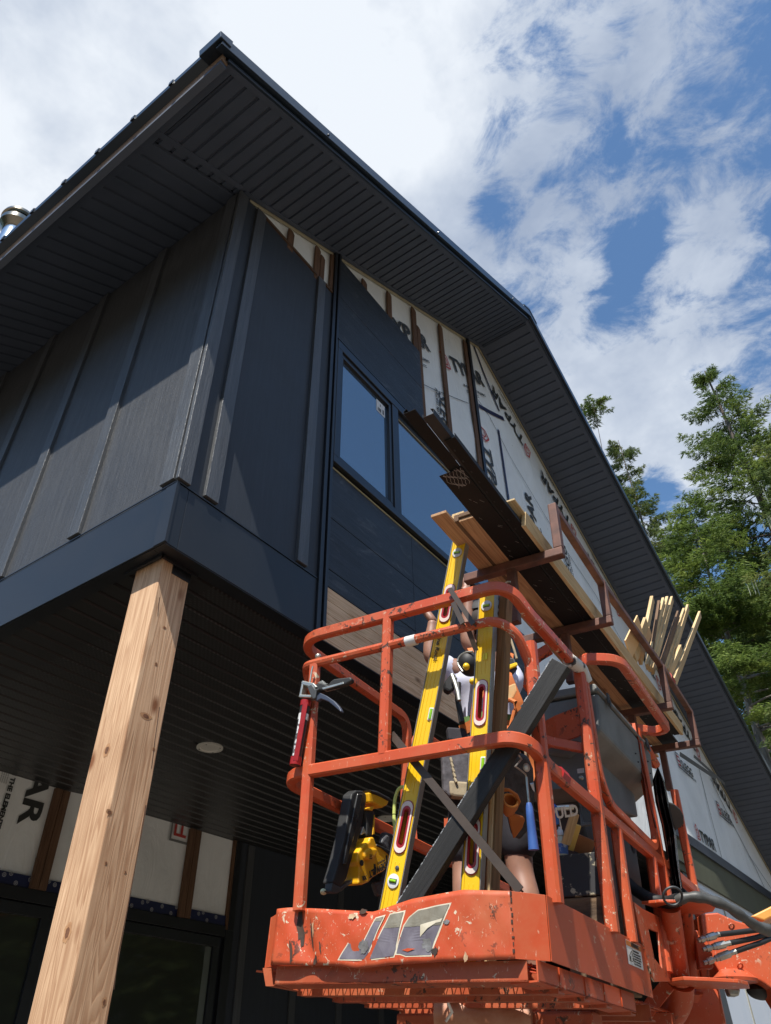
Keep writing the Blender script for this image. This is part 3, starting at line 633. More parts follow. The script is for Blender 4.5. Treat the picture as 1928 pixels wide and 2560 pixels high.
# ---------------------------------------------------------------- roof
YF=.97
def slope_panel(xa,xb,y0,y1,rk,name,mat,along_y=True,sp=.0595,w=.010,dep=.009,zoff=0):
    """grooved soffit in the plane of the roof slope"""
    m=MB()
    if along_y:
        x=xa
        while x<xb-1e-6:
            xe=min(x+sp,xb)
            segs=[(x,0),(x+w*.5,dep),(x+w,dep),(x+w*1.4,0),(xe,0)]
            for (p,a),(q,b2) in zip(segs[:-1],segs[1:]):
                m.add([h(p,y0,rk(p)+a+zoff),h(q,y0,rk(q)+b2+zoff),h(q,y1,rk(q)+b2+zoff),h(p,y1,rk(p)+a+zoff)],[(0,3,2,1)])
            x=xe
    else:
        y=y0
        while y<y1-1e-6:
            ye=min(y+.0713,y1)
            segs=[(y,0),(y+.005,dep),(y+.010,dep),(y+.014,0),(ye,0)]
            for (p,a),(q,b2) in zip(segs[:-1],segs[1:]):
                m.add([h(xa,p,rk(xa)+a+zoff),h(xb,p,rk(xb)+a+zoff),h(xb,q,rk(xb)+b2+zoff),h(xa,q,rk(xa)+b2+zoff)],[(0,3,2,1)])
            y=ye
    return hp(m,name,mat)
rs=MT['rsoffit']
slope_panel(.548,RX,.995,FY+.02,rakeL,'roof_soffit',rs)
slope_panel(RX+.005,XE,.995,FY+.02,rakeR,'roof_soffit',rs)
slope_panel(.525,LX+.02,FY+.021,9.0,rakeL,'roof_soffit',rs,False)
# soffit trim strips
def quadstrip(m,pts,ext): m.prism(pts,ext)
mb=MB()
for (a,b,rk) in ((.515,RX,rakeL),(RX,XE,rakeR)):
    mb.prism([h(a,.972,rk(a)-.003),h(b,.972,rk(b)-.003),h(b,.996,rk(b)-.003),h(a,.996,rk(a)-.003)],(0,0,.014))
    mb.prism([h(a if a>1 else .95,FY-.02,rk(a if a>1 else .95)-.006),h(b,FY-.02,rk(b)-.006),h(b,FY-.001,rk(b)-.006),h(a if a>1 else .95,FY-.001,rk(a if a>1 else .95)-.006)],(0,0,.012))
hp(mb,'soffit_trim',rs)
mb=MB(); mb.prism([h(.515,1.335,rakeL(.515)-.004),h(.93,1.335,rakeL(.93)-.004),h(.93,1.36,rakeL(.93)-.004),h(.515,1.36,rakeL(.515)-.004)],(0,0,.012)); 
mb.prism([h(.515,.996,rakeL(.515)-.002),h(.545,.996,rakeL(.545)-.002),h(.545,9,rakeL(.545)-.002),h(.515,9,rakeL(.515)-.002)],(0,0,.01))
hp(mb,'soffit_trim',rs)
# roof decks
TH=.085; ro=[]
for (a,b,rk) in ((.50,RX,rakeL),(RX,XE+.1,rakeR)):
    m=MB(); m.prism([h(a,.975,rk(a)+.012),h(b,.975,rk(b)+.012),h(b,.975,rk(b)+TH),h(a,.975,rk(a)+TH)],(0,K*8.2,0)); ro.append(hp(m,'roof',MT['roofm']))
# rake fascia: wide cap above a narrow lower lip
for (a,b,rk) in ((.455,RX,rakeL),(RX,XE+.1,rakeR)):
    m=MB(); m.prism([h(a,.945,rk(a)+.030),h(b,.945,rk(b)+.030),h(b,.945,rk(b)+TH+.012),h(a,.945,rk(a)+TH+.012)],(0,.042,0))
    m.prism([h(a+.05,.962,rk(a+.05)-.004),h(b,.962,rk(b)-.004),h(b,.962,rk(b)+.016),h(a+.05,.962,rk(a+.05)+.016)],(0,.014,0)) if a<1 else m.prism([h(a,.962,rk(a)-.004),h(b,.962,rk(b)-.004),h(b,.962,rk(b)+.016),h(a,.962,rk(a)+.016)],(0,.014,0))
    m.prism([h(a+.05 if a<1 else a,.970,rk(a+.05 if a<1 else a)+.016),h(b,.970,rk(b)+.016),h(b,.970,rk(b)+.032),h(a+.05 if a<1 else a,.970,rk(a+.05 if a<1 else a)+.032)],(0,.007,0))
    hp(m,'rake_fascia',MT['roofm'],bevel=.002)
# eave: wooden sub-fascia, metal edge and turned-up corner
m=MB(); hbox(m,.487,.513,.975,9.0,4.330,4.41); hp(m,'eave_board',MT['eavew'])
m=MB(); hbox(m,.4875,.5135,.98,9.0,4.308,4.329); hp(m,'eave_trim',MT['rsoffit'])
m=MB(); m.prism([h(.455,.99,4.385),h(.489,.99,4.38),h(.489,.99,4.425),h(.452,.99,4.405)],(0,K*7.9,0)); hp(m,'eave_flashing',MT['roofm'])
m=MB(); m.prism([h(.443,.94,4.36),h(.49,.94,4.378),h(.49,.94,4.428),h(.436,.94,4.395)],(0,K*.105,0)); hp(m,'corner_cap',MT['roofm'],bevel=.003)
m=MB(); m.box(0,1,0,1,0,1)
for i in range(16):
    y=1.19+.2045*i; m=MB(); x0,x1=.447,1.3
    m.prism([h(x0,y,rakeL(x0)+TH-.006),h(x1,y,rakeL(x1)+TH+.002),h(x1,y,rakeL(x1)+TH+.030),h(x0+.012,y,rakeL(x0)+TH+.034),h(x0,y,rakeL(x0)+TH+.018)],(0,.028,0))
    m.v=[WM[ro[0]].inverted()@v for v in m.v]; link('seam_rib',m.v,m.f,MT['roofm'],ro[0],WM[ro[0]])
m=MB(); m.prism([h(RX-.10,.942,rakeL(RX-.10)+TH+.013),h(RX,.942,rakeL(RX)+TH+.013),h(RX+.10,.942,rakeR(RX+.10)+TH+.013),h(RX+.10,.942,rakeR(RX+.10)+TH+.028),h(RX,.942,rakeL(RX)+TH+.032),h(RX-.10,.942,rakeL(RX-.10)+TH+.028)],(0,K*8,0)); hp(m,'ridge_cap',MT['roofm'])
for x in (1.0,1.9,2.9): 
    m=MB(); m.ball(h(x,.943,rakeL(x)+.045),.008,8,5); hp(m,'fascia_screw',MT['roofm'])
# flue
fc=at(60,588,7.0); 
# axis point under the cap, vertical
base=on(38,578,(1,0,0),(1.02,0,0)); fx,fy=base.x,base.y; fz=base.z
m=MB(); m.lathe([(.092,5.6),(.092,fz-.02)],28,(fx,fy,0)); fl=hp(m,'flue_pipe',MT['chrome'],smooth=True)
m=MB(); m.lathe([(.10,fz-.03),(.150,fz+.03),(.152,fz+.08),(.13,fz+.10),(.12,fz+.10)],28,(fx,fy,0)); m.lathe([(.150,fz+.125),(.160,fz+.13),(.155,fz+.165),(.09,fz+.21),(.001,fz+.225)],28,(fx,fy,0)); m.lathe([(.10,fz+.08),(.10,fz+.14)],20,(fx,fy,0))
m.v=[WM[fl].inverted()@v for v in m.v]; link('flue_cap',m.v,m.f,MT['chromed'],fl,WM[fl],smooth=True)
m=MB(); m.box(K*LX+.2,K*XE,K*FY+.15,K*8.4,3.4,3.45); hp(m,'upper_floor',MT['blacktrim'])
m=MB(); m.box(K*LX+.2,K*LX+.3,K*FY+.15,K*8.4,3.45,5.9);  hp(m,'inner_wall',MT['blacktrim'])
m=MB(); m.box(K*XE-.1,K*XE,K*FY+.2,K*8.4,0,4.0); hp(m,'end_wall',MT['siding'])
m=MB(); m.box(K*LX,K*XE,K*8.4,K*8.4+.1,0,5.9); hp(m,'rear_wall',MT['siding'])
# ================================================================ boom lift (local axes u,v,w)
UB=Vector((0.99778105,0.06288195,-0.02188236)).normalized(); VB=Vector((-0.06166631,0.99672119,0.05238451)); VB=(VB-UB*VB.dot(UB)).normalized(); WB=UB.cross(VB)
PB=Vector((1.898,0.947,1.857))
MBK=Matrix(((UB.x,VB.x,WB.x,PB.x),(UB.y,VB.y,WB.y,PB.y),(UB.z,VB.z,WB.z,PB.z),(0,0,0,1))); MBI=MBK.inverted()
def mk_orange(name,base=(.55,.085,.027),chips=.5,dirt=.5):
    m,nt,b=newmat(name); b.inputs['Specular IOR Level'].default_value=.45
    n=nz(nt,(1,1,1),2.2,5,.6); col=ramp(nt,n,[(.3,tuple(x*.82 for x in base)),(.7,base)])
    def over(col,fac,c):
        mx=N(nt,'ShaderNodeMix',data_type='RGBA'); Lk(nt,fac,mx.inputs[0]); Lk(nt,col,mx.inputs[6]); mx.inputs[7].default_value=(*c,1); return mx.outputs[2]
    # faded, dusty areas
    d=nz(nt,(1,1,1),4.5,8,.7,.5,loc=(3,1,2)); col=over(col,ramp(nt,d,[(.42,(0,0,0)),(.72,(dirt*.85,)*3)]),(.46,.14,.06))
    # pale chips to primer
    c1=nz(nt,(1,1,1),34,8,.70,.8,loc=(5,5,1)); c2=nz(nt,(1,1,1),3.0,3,.5,0,loc=(1,7,2))
    cm=mth(nt,'MULTIPLY',ramp(nt,c1,[(.615-.012*(chips>.9),(0,0,0)),(.63-.012*(chips>.9),(1,1,1))]),ramp(nt,c2,[(.49,(0,0,0)),(.56,(chips*1.6,)*3)]),True); col=over(col,cm,(.58,.50,.36))
    # dark rust chips
    c3=nz(nt,(1,1,1),30,7,.7,.6,loc=(9,2,4)); c4=nz(nt,(1,1,1),2.6,3,.5,0,loc=(4,0,9))
    cm2=mth(nt,'MULTIPLY',ramp(nt,c3,[(.575,(0,0,0)),(.595,(1,1,1))]),ramp(nt,c4,[(.47,(0,0,0)),(.54,(1,1,1))])); col=over(col,cm2,(.07,.035,.022))
    # fine scratches
    s1=nz(nt,(3,40,9),5,3,.6,.3,loc=(2,2,2)); col=over(col,ramp(nt,s1,[(.66,(0,0,0)),(.69,(.55,.55,.55))]),(.62,.42,.30))
    Lk(nt,col,b.inputs['Base Color']); Lk(nt,mth(nt,'ADD',mth(nt,'MULTIPLY',d,.4),.22),b.inputs['Roughness'])
    bump(nt,b,mth(nt,'ADD',cm,mth(nt,'MULTIPLY',d,.5)),.25,.002); return m
MT['or']=mk_orange('worn_orange_paint'); MT['or2']=mk_orange('worn_orange_paint_scuffed',(.52,.078,.027),1.0,.9)
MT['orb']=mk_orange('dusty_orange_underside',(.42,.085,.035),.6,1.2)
MT['darkp']=simple('dark_grey_polymer',(.055,.058,.06),.55,0,(.035,.037,.038),ns=5,bmp=.1)
MT['greyp']=simple('grey_box_plastic',(.17,.178,.17),.6,0,(.12,.125,.118),ns=6,detail=8,bmp=.15)
MT['rusty']=simple('brown_rusty_steel',(.17,.075,.05),.6,.15,(.085,.04,.03),ns=14,detail=8,bmp=.35)
MT['black']=simple('black_rubber',(.018,.018,.018),.6,0,(.012,.012,.012),ns=9,bmp=.2)
MT['steel']=simple('zinc_fitting',(.55,.54,.48),.35,.8,(.4,.39,.34),ns=20)
MT['yellow']=simple('yellow_level_paint',(.78,.50,.012),.32,0,(.72,.45,.01),ns=3,spec=.5)
MT['ygold']=simple('yellow_tool_plastic',(.80,.42,.01),.38,0,(.72,.36,.01),ns=5)
MT['redp']=simple('dark_red_plastic',(.36,.015,.02),.35,0,(.30,.012,.018)); MT['palep']=simple('pale_pink_grip',(.72,.60,.54),.5)
MT['vial']=simple('green_vial',(.30,.62,.03),.15,0,(.2,.45,.02),ns=30,spec=.8); MT['whitep']=simple('white_plastic',(.7,.7,.68),.4)
MT['alu']=simple('aluminium_edge',(.35,.33,.29),.45,.6)
lift=thing('boom_lift',PB,'worn orange boom lift with caged work platform parked against the house','boom lift')
def lp(mb,name,mat,parent=None,**k):
    """mesh given in the platform's local axes"""
    return mb.go(name,mat,parent or lift,MBK,**k)
def toL(P): return MBI@P
def L(u,v,w): return MBK@Vector((u,v,w))
def oV(q,v): # local point where the line of sight through q meets the platform plane v=const
    return toL(on(q[0],q[1],VB,L(0,v,0)))
def oU(q,u): return toL(on(q[0],q[1],UB,L(u,0,0)))
def oW(q,w): return toL(on(q[0],q[1],WB,L(0,0,w)))
def z_(ox,oy,s): return lambda x,y:(ox+x*s,oy+y*s)
s7=z_(1528,2160,.24); s8=z_(1280,1580,.24); s9=z_(1280,1880,.24); r4=z_(640,1350,.396); r6=z_(640,1900,.396); z1=z_(1040,1420,.18); z2=z_(1040,1700,.18); z3=z_(1040,1960,.18); t7=z_(660,2180,.3); v5=z_(1200,1200,.437); s4=z_(1528,1500,.24); zE=z_(1128,1040,.3); z6=z_(960,1000,.24); r3s=z_(1160,2200,.3121); ng=z_(780,1950,.18)
def rr(w,h_=None,r=.25):
    h_=h_ or w; a=w/2; b=h_/2; c=min(a,b)*r*1.2
    return [(-a+c,-b),(a-c,-b),(a,-b+c),(a,b-c),(a-c,b),(-a+c,b),(-a,b-c),(-a,-b+c)]
RP=rr(.034,.040)
def rail(name,pts,r=.11,prof=RP,mat=None,seg=7,up=(0,0,1),**k):
    m=MB(); m.sweep(fillet(pts,r,seg),prof,up); return lp(m,name,mat or MT['or'],smooth=True,sharp=30,**k)
def post(name,a,b,w=.038,mat=None,up=(0,1,0)):
    m=MB(); m.sweep([a,b],rr(w,w,.35),up); return lp(m,name,mat or MT['or'],smooth=True,sharp=30)
HV=.845
# guard rails
rail('guard_rail',[(.86,HV,.60),(.86,HV,1.085),(0,HV,1.085),(0,-.045,1.08),(.12,-.07,1.02),(.60,-.07,1.03)],[.07,.12,.12,.06,.0],mat=MT['or2'])
rail('guard_rail',[(.10,.81,.90),(.06,.82,.965),(0,.775,.965),(0,-.05,.955),(.115,-.07,.80),(.125,-.07,.15)],[.04,.05,.10,.12,0],prof=[(.0165*math.cos(a*PI/5),.0165*math.sin(a*PI/5)) for a in range(10)],mat=MT['or2'])
post('guard_post',(.127,-.07,.14),(.10,-.072,.90),.040)
rail('mid_rail',[(1.9,HV,.56),(0,HV,.56),(0,-.07,.555),(.16,-.07,.515),(1.97,-.07,.50)],[.12,.14,.10,0])
post('guard_post',(0,.69,.14),(0,.735,.955),.036,MT['or2'])
post('guard_post',(0,.412,.57),(0,.42,1.07),.036)
post('guard_post',(.60,-.07,.14),(.61,-.07,1.02),.040,MT['or2'])
post('guard_post',(.795,-.07,.14),(.80,-.07,.49),.036)
post('guard_post',(1.19,-.07,.10),(1.235,-.07,.49),.036)
post('guard_post',(1.40,-.07,.12),(1.36,-.07,1.06),.036)
post('guard_post',(1.95,-.07,.0),(1.93,-.07,.95),.036)
rail('hoop_rail',[(.635,-.078,.98),(.66,-.078,.56),(1.33,-.078,.532),(1.30,-.078,1.06)],[.14,.08],prof=rr(.026,.03))
rail('guard_rail',[(.625,-.066,.98),(.66,-.06,1.10),(.74,-.195,1.10),(1.60,-.175,1.10),(1.40,-.0,1.10)],[.05,.10,.05],seg=6,mat=MT['or2'])
rail('guard_rail',[(.93,HV,.56),(.93,HV,1.06),(1.9,HV,1.06)],[.10])
rail('guard_rail',[oV((1322,1720),.10),oV((1328,1650),.10),oV((1375,1622),.02)],[.06])
post('guard_post',tuple(oV((1308,2176),HV)),tuple(oV((1300,2085),HV)),.03)
rail('guard_rail',[oV(s9(380,515),HV),oV(s9(640,490),HV)],0,mat=MT['or2'])
m=MB(); a=oV((1115,2045),HV); b=oV((1137,2088),HV); m.box(a.x,b.x,HV-.01,HV+.01,b.z,a.z); lp(m,'gusset_plate',MT['or'])
# toe boards
def dent(v,w):   # pushed-in and crumpled sheet
    d=0
    for (v0,w0,sv,sw,a) in ((.68,.10,.030,.2,.012),(.635,.05,.018,.08,.008),(.47,.02,.04,.05,.006),(.25,.045,.05,.03,.0035),(.1,.06,.04,.04,.003),(.43,.16,.10,.05,.010)):
        d+=a*math.exp(-((v-v0-(w-w0)*.35)/sv)**2-((w-w0)/sw)**2)
    return d
def topw(v): return np.interp(v,[0,.14,.30,.43,.56,.72,.775],[.151,.163,.150,.126,.137,.152,.150])
def botw(v): return np.interp(v,[0,.2,.36,.46,.55,.775],[-.001,-.002,-.006,-.012,-.003,.004])
m=MB(); nv,nw=70,12
vs=[(dent(.775*i/nv,.15*j/nw)+.0015*math.sin(i*.9)*math.sin(j*.8),.775*i/nv,botw(.775*i/nv)+(topw(.775*i/nv)-botw(.775*i/nv))*j/nw) for i in range(nv+1) for j in range(nw+1)]
vs=[(a if 0<k%(nw+1)<nw else a*.9,b,c) for k,(a,b,c) in enumerate(vs)]
m.add(vs,[(i*(nw+1)+j,i*(nw+1)+j+1,(i+1)*(nw+1)+j+1,(i+1)*(nw+1)+j) for i in range(nv) for j in range(nw)])
toe=lp(m,'toe_board',MT['or2'],smooth=True,sharp=60,solid=.003)
m=MB()
def wall(a,b,z0a,z1a,z0b,z1b,t=.003):
    m.prism([(a[0],a[1],z0a),(b[0],b[1],z0b),(b[0],b[1],z1b),(a[0],a[1],z1a)],(t*.5,t,0))
wall((.066,-.0665),(0,0),.0,.150,-.001,.151); lp(m,'toe_board_corner',MT['or2'],bevel=.001)
m=MB(); wall((.0665,-.069),(.955,-.069),.0,.150,.002,.150); sidetoe=lp(m,'toe_board',MT['or'],bevel=.001)
m=MB(); wall((0,.776),(.035,.80),.004,.150,.004,.145); wall((.035,.80),(.06,HV),.004,.145,.004,.14); m.box(.06,1.9,HV,HV+.003,0,.14); lp(m,'toe_board',MT['or'])
# frame channel under the toe board
m=MB(); m.prism([(.022,-.02,-.046),(.022,.77,-.043),(.022,.77,.002),(.022,-.02,-.001)],(.004,0,0)); m.prism([(.022,-.02,-.046),(.022,.77,-.043),(.10,.77,-.047),(.10,-.02,-.050)],(0,0,.004)); lp(m,'floor_frame',MT['orb'])
m=MB(); m.prism([(.03,-.045,-.046),(.82,-.045,-.048),(.82,-.045,.002),(.03,-.045,0)],(0,.004,0)); m.prism([(.03,-.045,-.046),(.82,-.045,-.048),(.82,.03,-.052),(.03,.03,-.050)],(0,0,.004))
for u in (.17,.36,.52,.68): m.box(u,u+.004,-.0475,-.0445,-.044,.0)
lp(m,'floor_frame',MT['or'])
m=MB(); m.prism([(.03,.78,-.046),(1.9,.78,-.048),(1.9,.80,-.0),(.03,.80,0)],(0,.03,0)); lp(m,'floor_frame',MT['orb'])
# cross members under the deck
for i,u in enumerate((.17,.36,.55,.78,1.0,1.3,1.6)):
    m=MB(); m.box(u,u+.006,-.04,.80,-.052,-.012); m.box(u,u+.045,-.04,.80,-.057,-.052); lp(m,'cross_member',MT['orb'])
m=MB(); m.bar((.05,.05,-.04),(.9,.75,-.04),.03,.006); lp(m,'cross_member',MT['orb'])
# expanded metal deck
m=MB(); pu,pv=.052,.026; t=.0045
nu,nvv=36,34
for i in range(nu):
    for j in range(nvv):
        u=.03+i*pu; v=-.03+j*pv
        for (a,b) in (((u,v),(u+pu/2,v+pv/2)),((u+pu/2,v+pv/2),(u+pu,v)),((u+pu/2,v+pv/2),(u,v+pv)),((u+pu,v+pv),(u+pu/2,v+pv/2))):
            d=Vector((b[0]-a[0],b[1]-a[1],0)).normalized(); n_=Vector((-d.y,d.x,0))*t/2
            A=Vector((a[0],a[1],-.010)); B=Vector((b[0],b[1],-.010)); up=Vector((0,0,.005))
            m.add([A-n_,B-n_,B+n_+up,A+n_+up],[(0,1,2,3)])
lp(m,'mesh_deck',MT['or2'])
# support tube and beam under the deck
m=MB(); a=toL(at(1090,2532,2.35)); b=toL(at(1330,2546,2.28)); m.tube([a,b],.042,20); lp(m,'torque_tube',simple('faded_orange_tube',(.48,.25,.16),.6,0,(.36,.14,.07),ns=14,bmp=.3),smooth=True)
m=MB(); a=toL(at(1010,2590,2.5)); b=toL(at(1500,2590,2.25)); m.sweep([a,b],rr(.12,.12,.1)); lp(m,'support_beam',MT['orb'],bevel=.004)
m=MB(); m.tube([toL(at(1120,2505,2.2)),toL(at(1130,2530,2.2)),toL(at(1115,2553,2.2))],.0045,8); lp(m,'cable_end',MT['whitep'],smooth=True)
# emblem on the front toe board
gp=simple('faded_purple_decal',(.17,.155,.18),.5,0,(.12,.105,.13),ns=20); gp2=simple('olive_worn_decal',(.23,.215,.17),.6,0,(.17,.15,.11),ns=30); wp=simple('yellowed_white_decal',(.66,.60,.47),.5,0,(.55,.48,.34),ns=25)
LET=dict(J=[(.537,.010),(.506,.053),(.461,.050),(.419,.111),(.386,.117),(.441,.046),(.423,.038),(.45,.008)],
 L=[(.436,.007),(.374,.118),(.321,.124),(.363,.052),(.338,.055),(.330,.040),(.352,.012)],
 G=[(.342,.046),(.307,.099),(.296,.112),(.275,.122),(.177,.134),(.203,.098),(.248,.093),(.262,.070),(.252,.056),(.240,.062),(.225,.062),(.236,.012),(.310,.008),(.330,.020)])
def t7v(*q): p=oU(t7(*q),-.002); return (p.y,p.z)
LET=dict(J=[t7v(*q) for q in ((612,736),(698,582),(772,588),(822,575),(925,375),(1008,352),(905,600),(868,690),(828,738))],
 L=[t7v(*q) for q in ((862,738),(905,640),(1045,345),(1176,315),(1064,570),(1110,566),(1108,640),(1086,712))],
 G=[t7v(*q) for q in ((1092,690),(1112,600),(1165,440),(1205,375),(1285,312),(1400,285),(1562,253),(1487,405),(1432,530),(1420,585),(1405,640),(1395,702),(1180,708),(1130,690))])
def inset(P,d):
    n=len(P); out=[]
    ar=sum(P[i][0]*P[(i+1)%n][1]-P[(i+1)%n][0]*P[i][1] for i in range(n)); sg=1 if ar>0 else -1
    for i in range(n):
        a=Vector(P[i-1]);b=Vector(P[i]);c=Vector(P[(i+1)%n]); e1=(b-a).normalized(); e2=(c-b).normalized()
        n1=Vector((-e1.y,e1.x))*sg; n2=Vector((-e2.y,e2.x))*sg; bb=(n1+n2); L_=bb.length
        bb=bb/L_ if L_>1e-4 else n1; k=d/max(.45,bb.dot(n1)); out.append((b+bb*k))
    return [tuple(x) for x in out]
def conform(P,off,name,mat,clipw=None):
    import bmesh
    from mathutils.geometry import tessellate_polygon
    bm=bmesh.new(); vs=[bm.verts.new((0,p[0],p[1])) for p in P]; f=bm.faces.new(vs); bmesh.ops.triangulate(bm,faces=[f])
    for _ in range(4): bmesh.ops.subdivide_edges(bm,edges=[e for e in bm.edges if e.calc_length()>.009],cuts=1)
    bmesh.ops.triangulate(bm,faces=bm.faces[:])
    if clipw is not None: bmesh.ops.bisect_plane(bm,geom=bm.verts[:]+bm.edges[:]+bm.faces[:],plane_co=(0,0,clipw),plane_no=(0,0,-1),clear_outer=True)
    for v in bm.verts: v.co.x=dent(v.co.y,v.co.z)+.0015*math.sin(v.co.y/.775*70*.9)*math.sin(v.co.z/.15*12*.8)-.0018-off
    me=bpy.data.meshes.new(name); bm.to_mesh(me); bm.free(); me.materials.append(mat); o=bpy.data.objects.new(name,me); COL.objects.link(o); return place(o,toe,MBK)
for nme,P in LET.items():
    conform(P,0,'emblem_letter',wp); conform(inset(P,.0034),.0008,'emblem_fill',gp); conform(inset(P,.0034),.0014,'emblem_wear',gp2,clipw=.082 if nme!='J' else .10)
for P in ([(1305,440),(1490,385),(1475,415),(1385,432),(1365,470),(1300,540)],[(1150,650),(1200,635),(1265,640),(1200,665)]): conform([t7v(*q) for q in P],.0022,'emblem_bar',wp if P[0][0]>1200 else MT['or2'])
# rust-dark creases and bare patches on the front sheet
rk=simple('dark_rust',(.07,.035,.02),.8,0,(.03,.02,.015),ns=40); bare=simple('bare_primer',(.55,.42,.25),.7,0,(.35,.15,.08),ns=40); sil=simple('scraped_metal',(.30,.29,.28),.45,.4,(.18,.17,.16),ns=60,detail=8,bmp=.4)
def blot(cx,cz,rv,rz,mat,name='paint_chip',tilt=0,n=18,seed=0,off=.0016):
    R=random.Random(seed+int(cx*1000)); P=[]
    for i in range(n):
        a=2*PI*i/n; r=R.uniform(.55,1.1); x=rv*r*math.cos(a); z=rz*r*math.sin(a); P.append((cx+x+z*tilt,cz+z))
    conform(P,off,name,mat)
blot(.685,.10,.013,.055,rk,tilt=.22,seed=1); blot(.705,.035,.006,.035,rk,tilt=.2,seed=2); blot(.640,.075,.005,.045,rk,tilt=.15,seed=3); blot(.634,.088,.005,.025,bare,tilt=.1,seed=5); blot(.62,.014,.009,.013,rk,seed=6)
blot(.452,.040,.018,.020,sil,seed=7,off=.0022,name='scraped_patch'); blot(.250,.040,.018,.018,sil,seed=8,off=.0022,name='scraped_patch'); blot(.46,.128,.018,.008,rk,seed=9); blot(.497,.118,.012,.009,bare,seed=11); blot(.19,.088,.012,.006,sil,seed=12,name='scraped_patch'); blot(.225,.022,.012,.012,rk,seed=13); blot(.135,.006,.008,.012,bare,seed=14); blot(.60,.045,.004,.018,rk,tilt=.3,seed=15)
m=MB(); 
for k in range(9): z=.012+.016*k; m.box(-.0035,.0005,.0+.001*math.sin(k*2.3),.004+.001*math.cos(k*3),z,z+random.uniform(.004,.012))
lp(m,'edge_rust',rk)
# warning label on the side sheet
sgn=MB(); Y_=-.0705; sgn.box(.724,.884,Y_,Y_+.001,.072,.140); sg_=lp(sgn,'warning_label',simple('label_white',(.72,.68,.62),.5,0,(.66,.62,.56)))
def lsub(mb,name,mat): return mb.go(name,mat,sg_,MBK)
m=MB(); m.box(.7255,.8825,Y_-.0008,Y_-.0002,.124,.1385); lsub(m,'label_header',simple('label_orange',(.55,.17,.03),.5))
def side_text(s,u,w,size,mat,sx=1,off=0): return text('lettering',s,MBK@frame((u,Y_-.0010,w),(1,0,0),(0,0,1)),size,mat,sg_,sx=sx,offset=off)
side_text('WARNING',.773,.1265,.015,MT['ink'],1.15,.0006)
for i,s_ in enumerate(('TIP-OVER HAZARD','Do not exceed rated load','or lift from platform edge.','Keep level on firm ground.','Death or serious injury','may result from misuse.')): side_text(s_,.785,.113-.0072*i,.0068,MT['ink'],1.1)
m=MB(); m.bar((.74,Y_-.0008,.084),(.74,Y_-.0008,.098),.002,.0006,(0,1,0)); m.bar((.736,Y_-.0008,.083),(.768,Y_-.0008,.083),.002,.0006,(0,1,0)); m.bar((.745,Y_-.0008,.098),(.772,Y_-.0008,.113),.002,.0006,(0,1,0)); m.bar((.772,Y_-.0008,.113),(.777,Y_-.0008,.094),.002,.0006,(0,1,0)); m.box(.771,.781,Y_-.0011,Y_-.0005,.086,.094); m.box(.745,.757,Y_-.0011,Y_-.0005,.086,.096); m.box(.7805,.7812,Y_-.0011,Y_-.0005,.076,.122); lsub(m,'label_pictogram',MT['ink'])
# bracket plate with a window, swivel tube, plates
m=MB(); O_=[oV(s7(*q),-.075) for q in ((232,392),(335,470),(520,560),(632,1225),(455,1228),(408,1110),(270,560))]
I_=[oV(s7(*q),-.075) for q in ((388,670),(490,712),(535,1090),(452,980))]
def plate(polys,v0,th,name,mat,**k):
    m=MB()
    for P in polys: m.prism([(p.x,v0,p.z) for p in P],(0,th,0))
    return lp(m,name,mat,**k)
o=O_;i_=I_
plate([[o[0],o[1],i_[0],i_[3],o[5],o[6]],[o[1],o[2],i_[1],i_[0]],[o[2],o[3],i_[2],i_[1]],[o[3],o[4],o[5],i_[3],i_[2]]],-.075,.008,'bracket_plate',MT['or2'],bevel=.001)
D1=2.70
def P1(x,y,d=D1): return toL(at(*s7(x,y),d))
m=MB(); m.tube([P1(612,455),P1(722,1228)],.036,24); lp(m,'swivel_tube',MT['or'],smooth=True)
m=MB(); m.tube([P1(770,440,D1+.12),P1(850,1235,D1+.12)],.026,18); lp(m,'swivel_tube',MT['or'],smooth=True)
def flat(pts,w,th,name,mat,**k):
    m=MB(); m.prism([oW(s7(*q),w) for q in pts],(0,0,th)); return lp(m,name,mat,**k)
wt=P1(612,450).z; wb=P1(722,1240).z
flat([(318,418),(500,402),(880,402),(1110,425),(1060,500),(880,528),(700,520),(520,478)],wt+.003,.010,'swivel_plate',MT['or'],bevel=.002)
flat([(590,1235),(760,1212),(1010,1222),(1330,1240),(1430,1265),(1446,1300),(1250,1305),(800,1300),(640,1275)],wb-.012,.012,'swivel_plate',MT['or'],bevel=.002)
m=MB(); m.tube(fillet([P1(728,1250),P1(726,1400),P1(640,1560),P1(420,1720)],.10,8),.046,22); lp(m,'support_elbow',MT['or2'],smooth=True)
m=MB(); m.sweep(fillet([P1(600,1245,D1-.03),P1(420,1470,D1-.03),P1(310,1640,D1-.03),P1(250,1760,D1-.03)],.1,4),rr(.008,.05)); lp(m,'support_gusset',MT['or2'],smooth=True)
m=MB(); m.tube(fillet([P1(855,1300,D1+.12),P1(845,1440,D1+.12),P1(760,1620,D1+.12),P1(640,1760,D1+.12)],.12,8),.036,18); lp(m,'support_elbow',MT['or2'],smooth=True)
def vpoly(pts,d,th,name,mat,parent=None,**k):
    """upright plate facing the camera side, at real distance d, th thick"""
    Q=[toL(at(*s7(*q),d)) for q in pts]; c=sum(Q,Vector())/len(Q)
    fh=Vector((FW.x*.85+.25,FW.y,0)).normalized(); Q2=[toL(on(*s7(*q),fh,L(*c))) for q in pts]
    m=MB(); m.prism(Q2,MBI.to_3x3()@fh*th); return lp(m,name,mat,parent,**k)
vpoly([(895,1225),(1090,1300),(1110,1330),(1165,1700),(700,1800),(760,1500),(880,1380)],2.78,.02,'chassis_panel',MT['or2'])
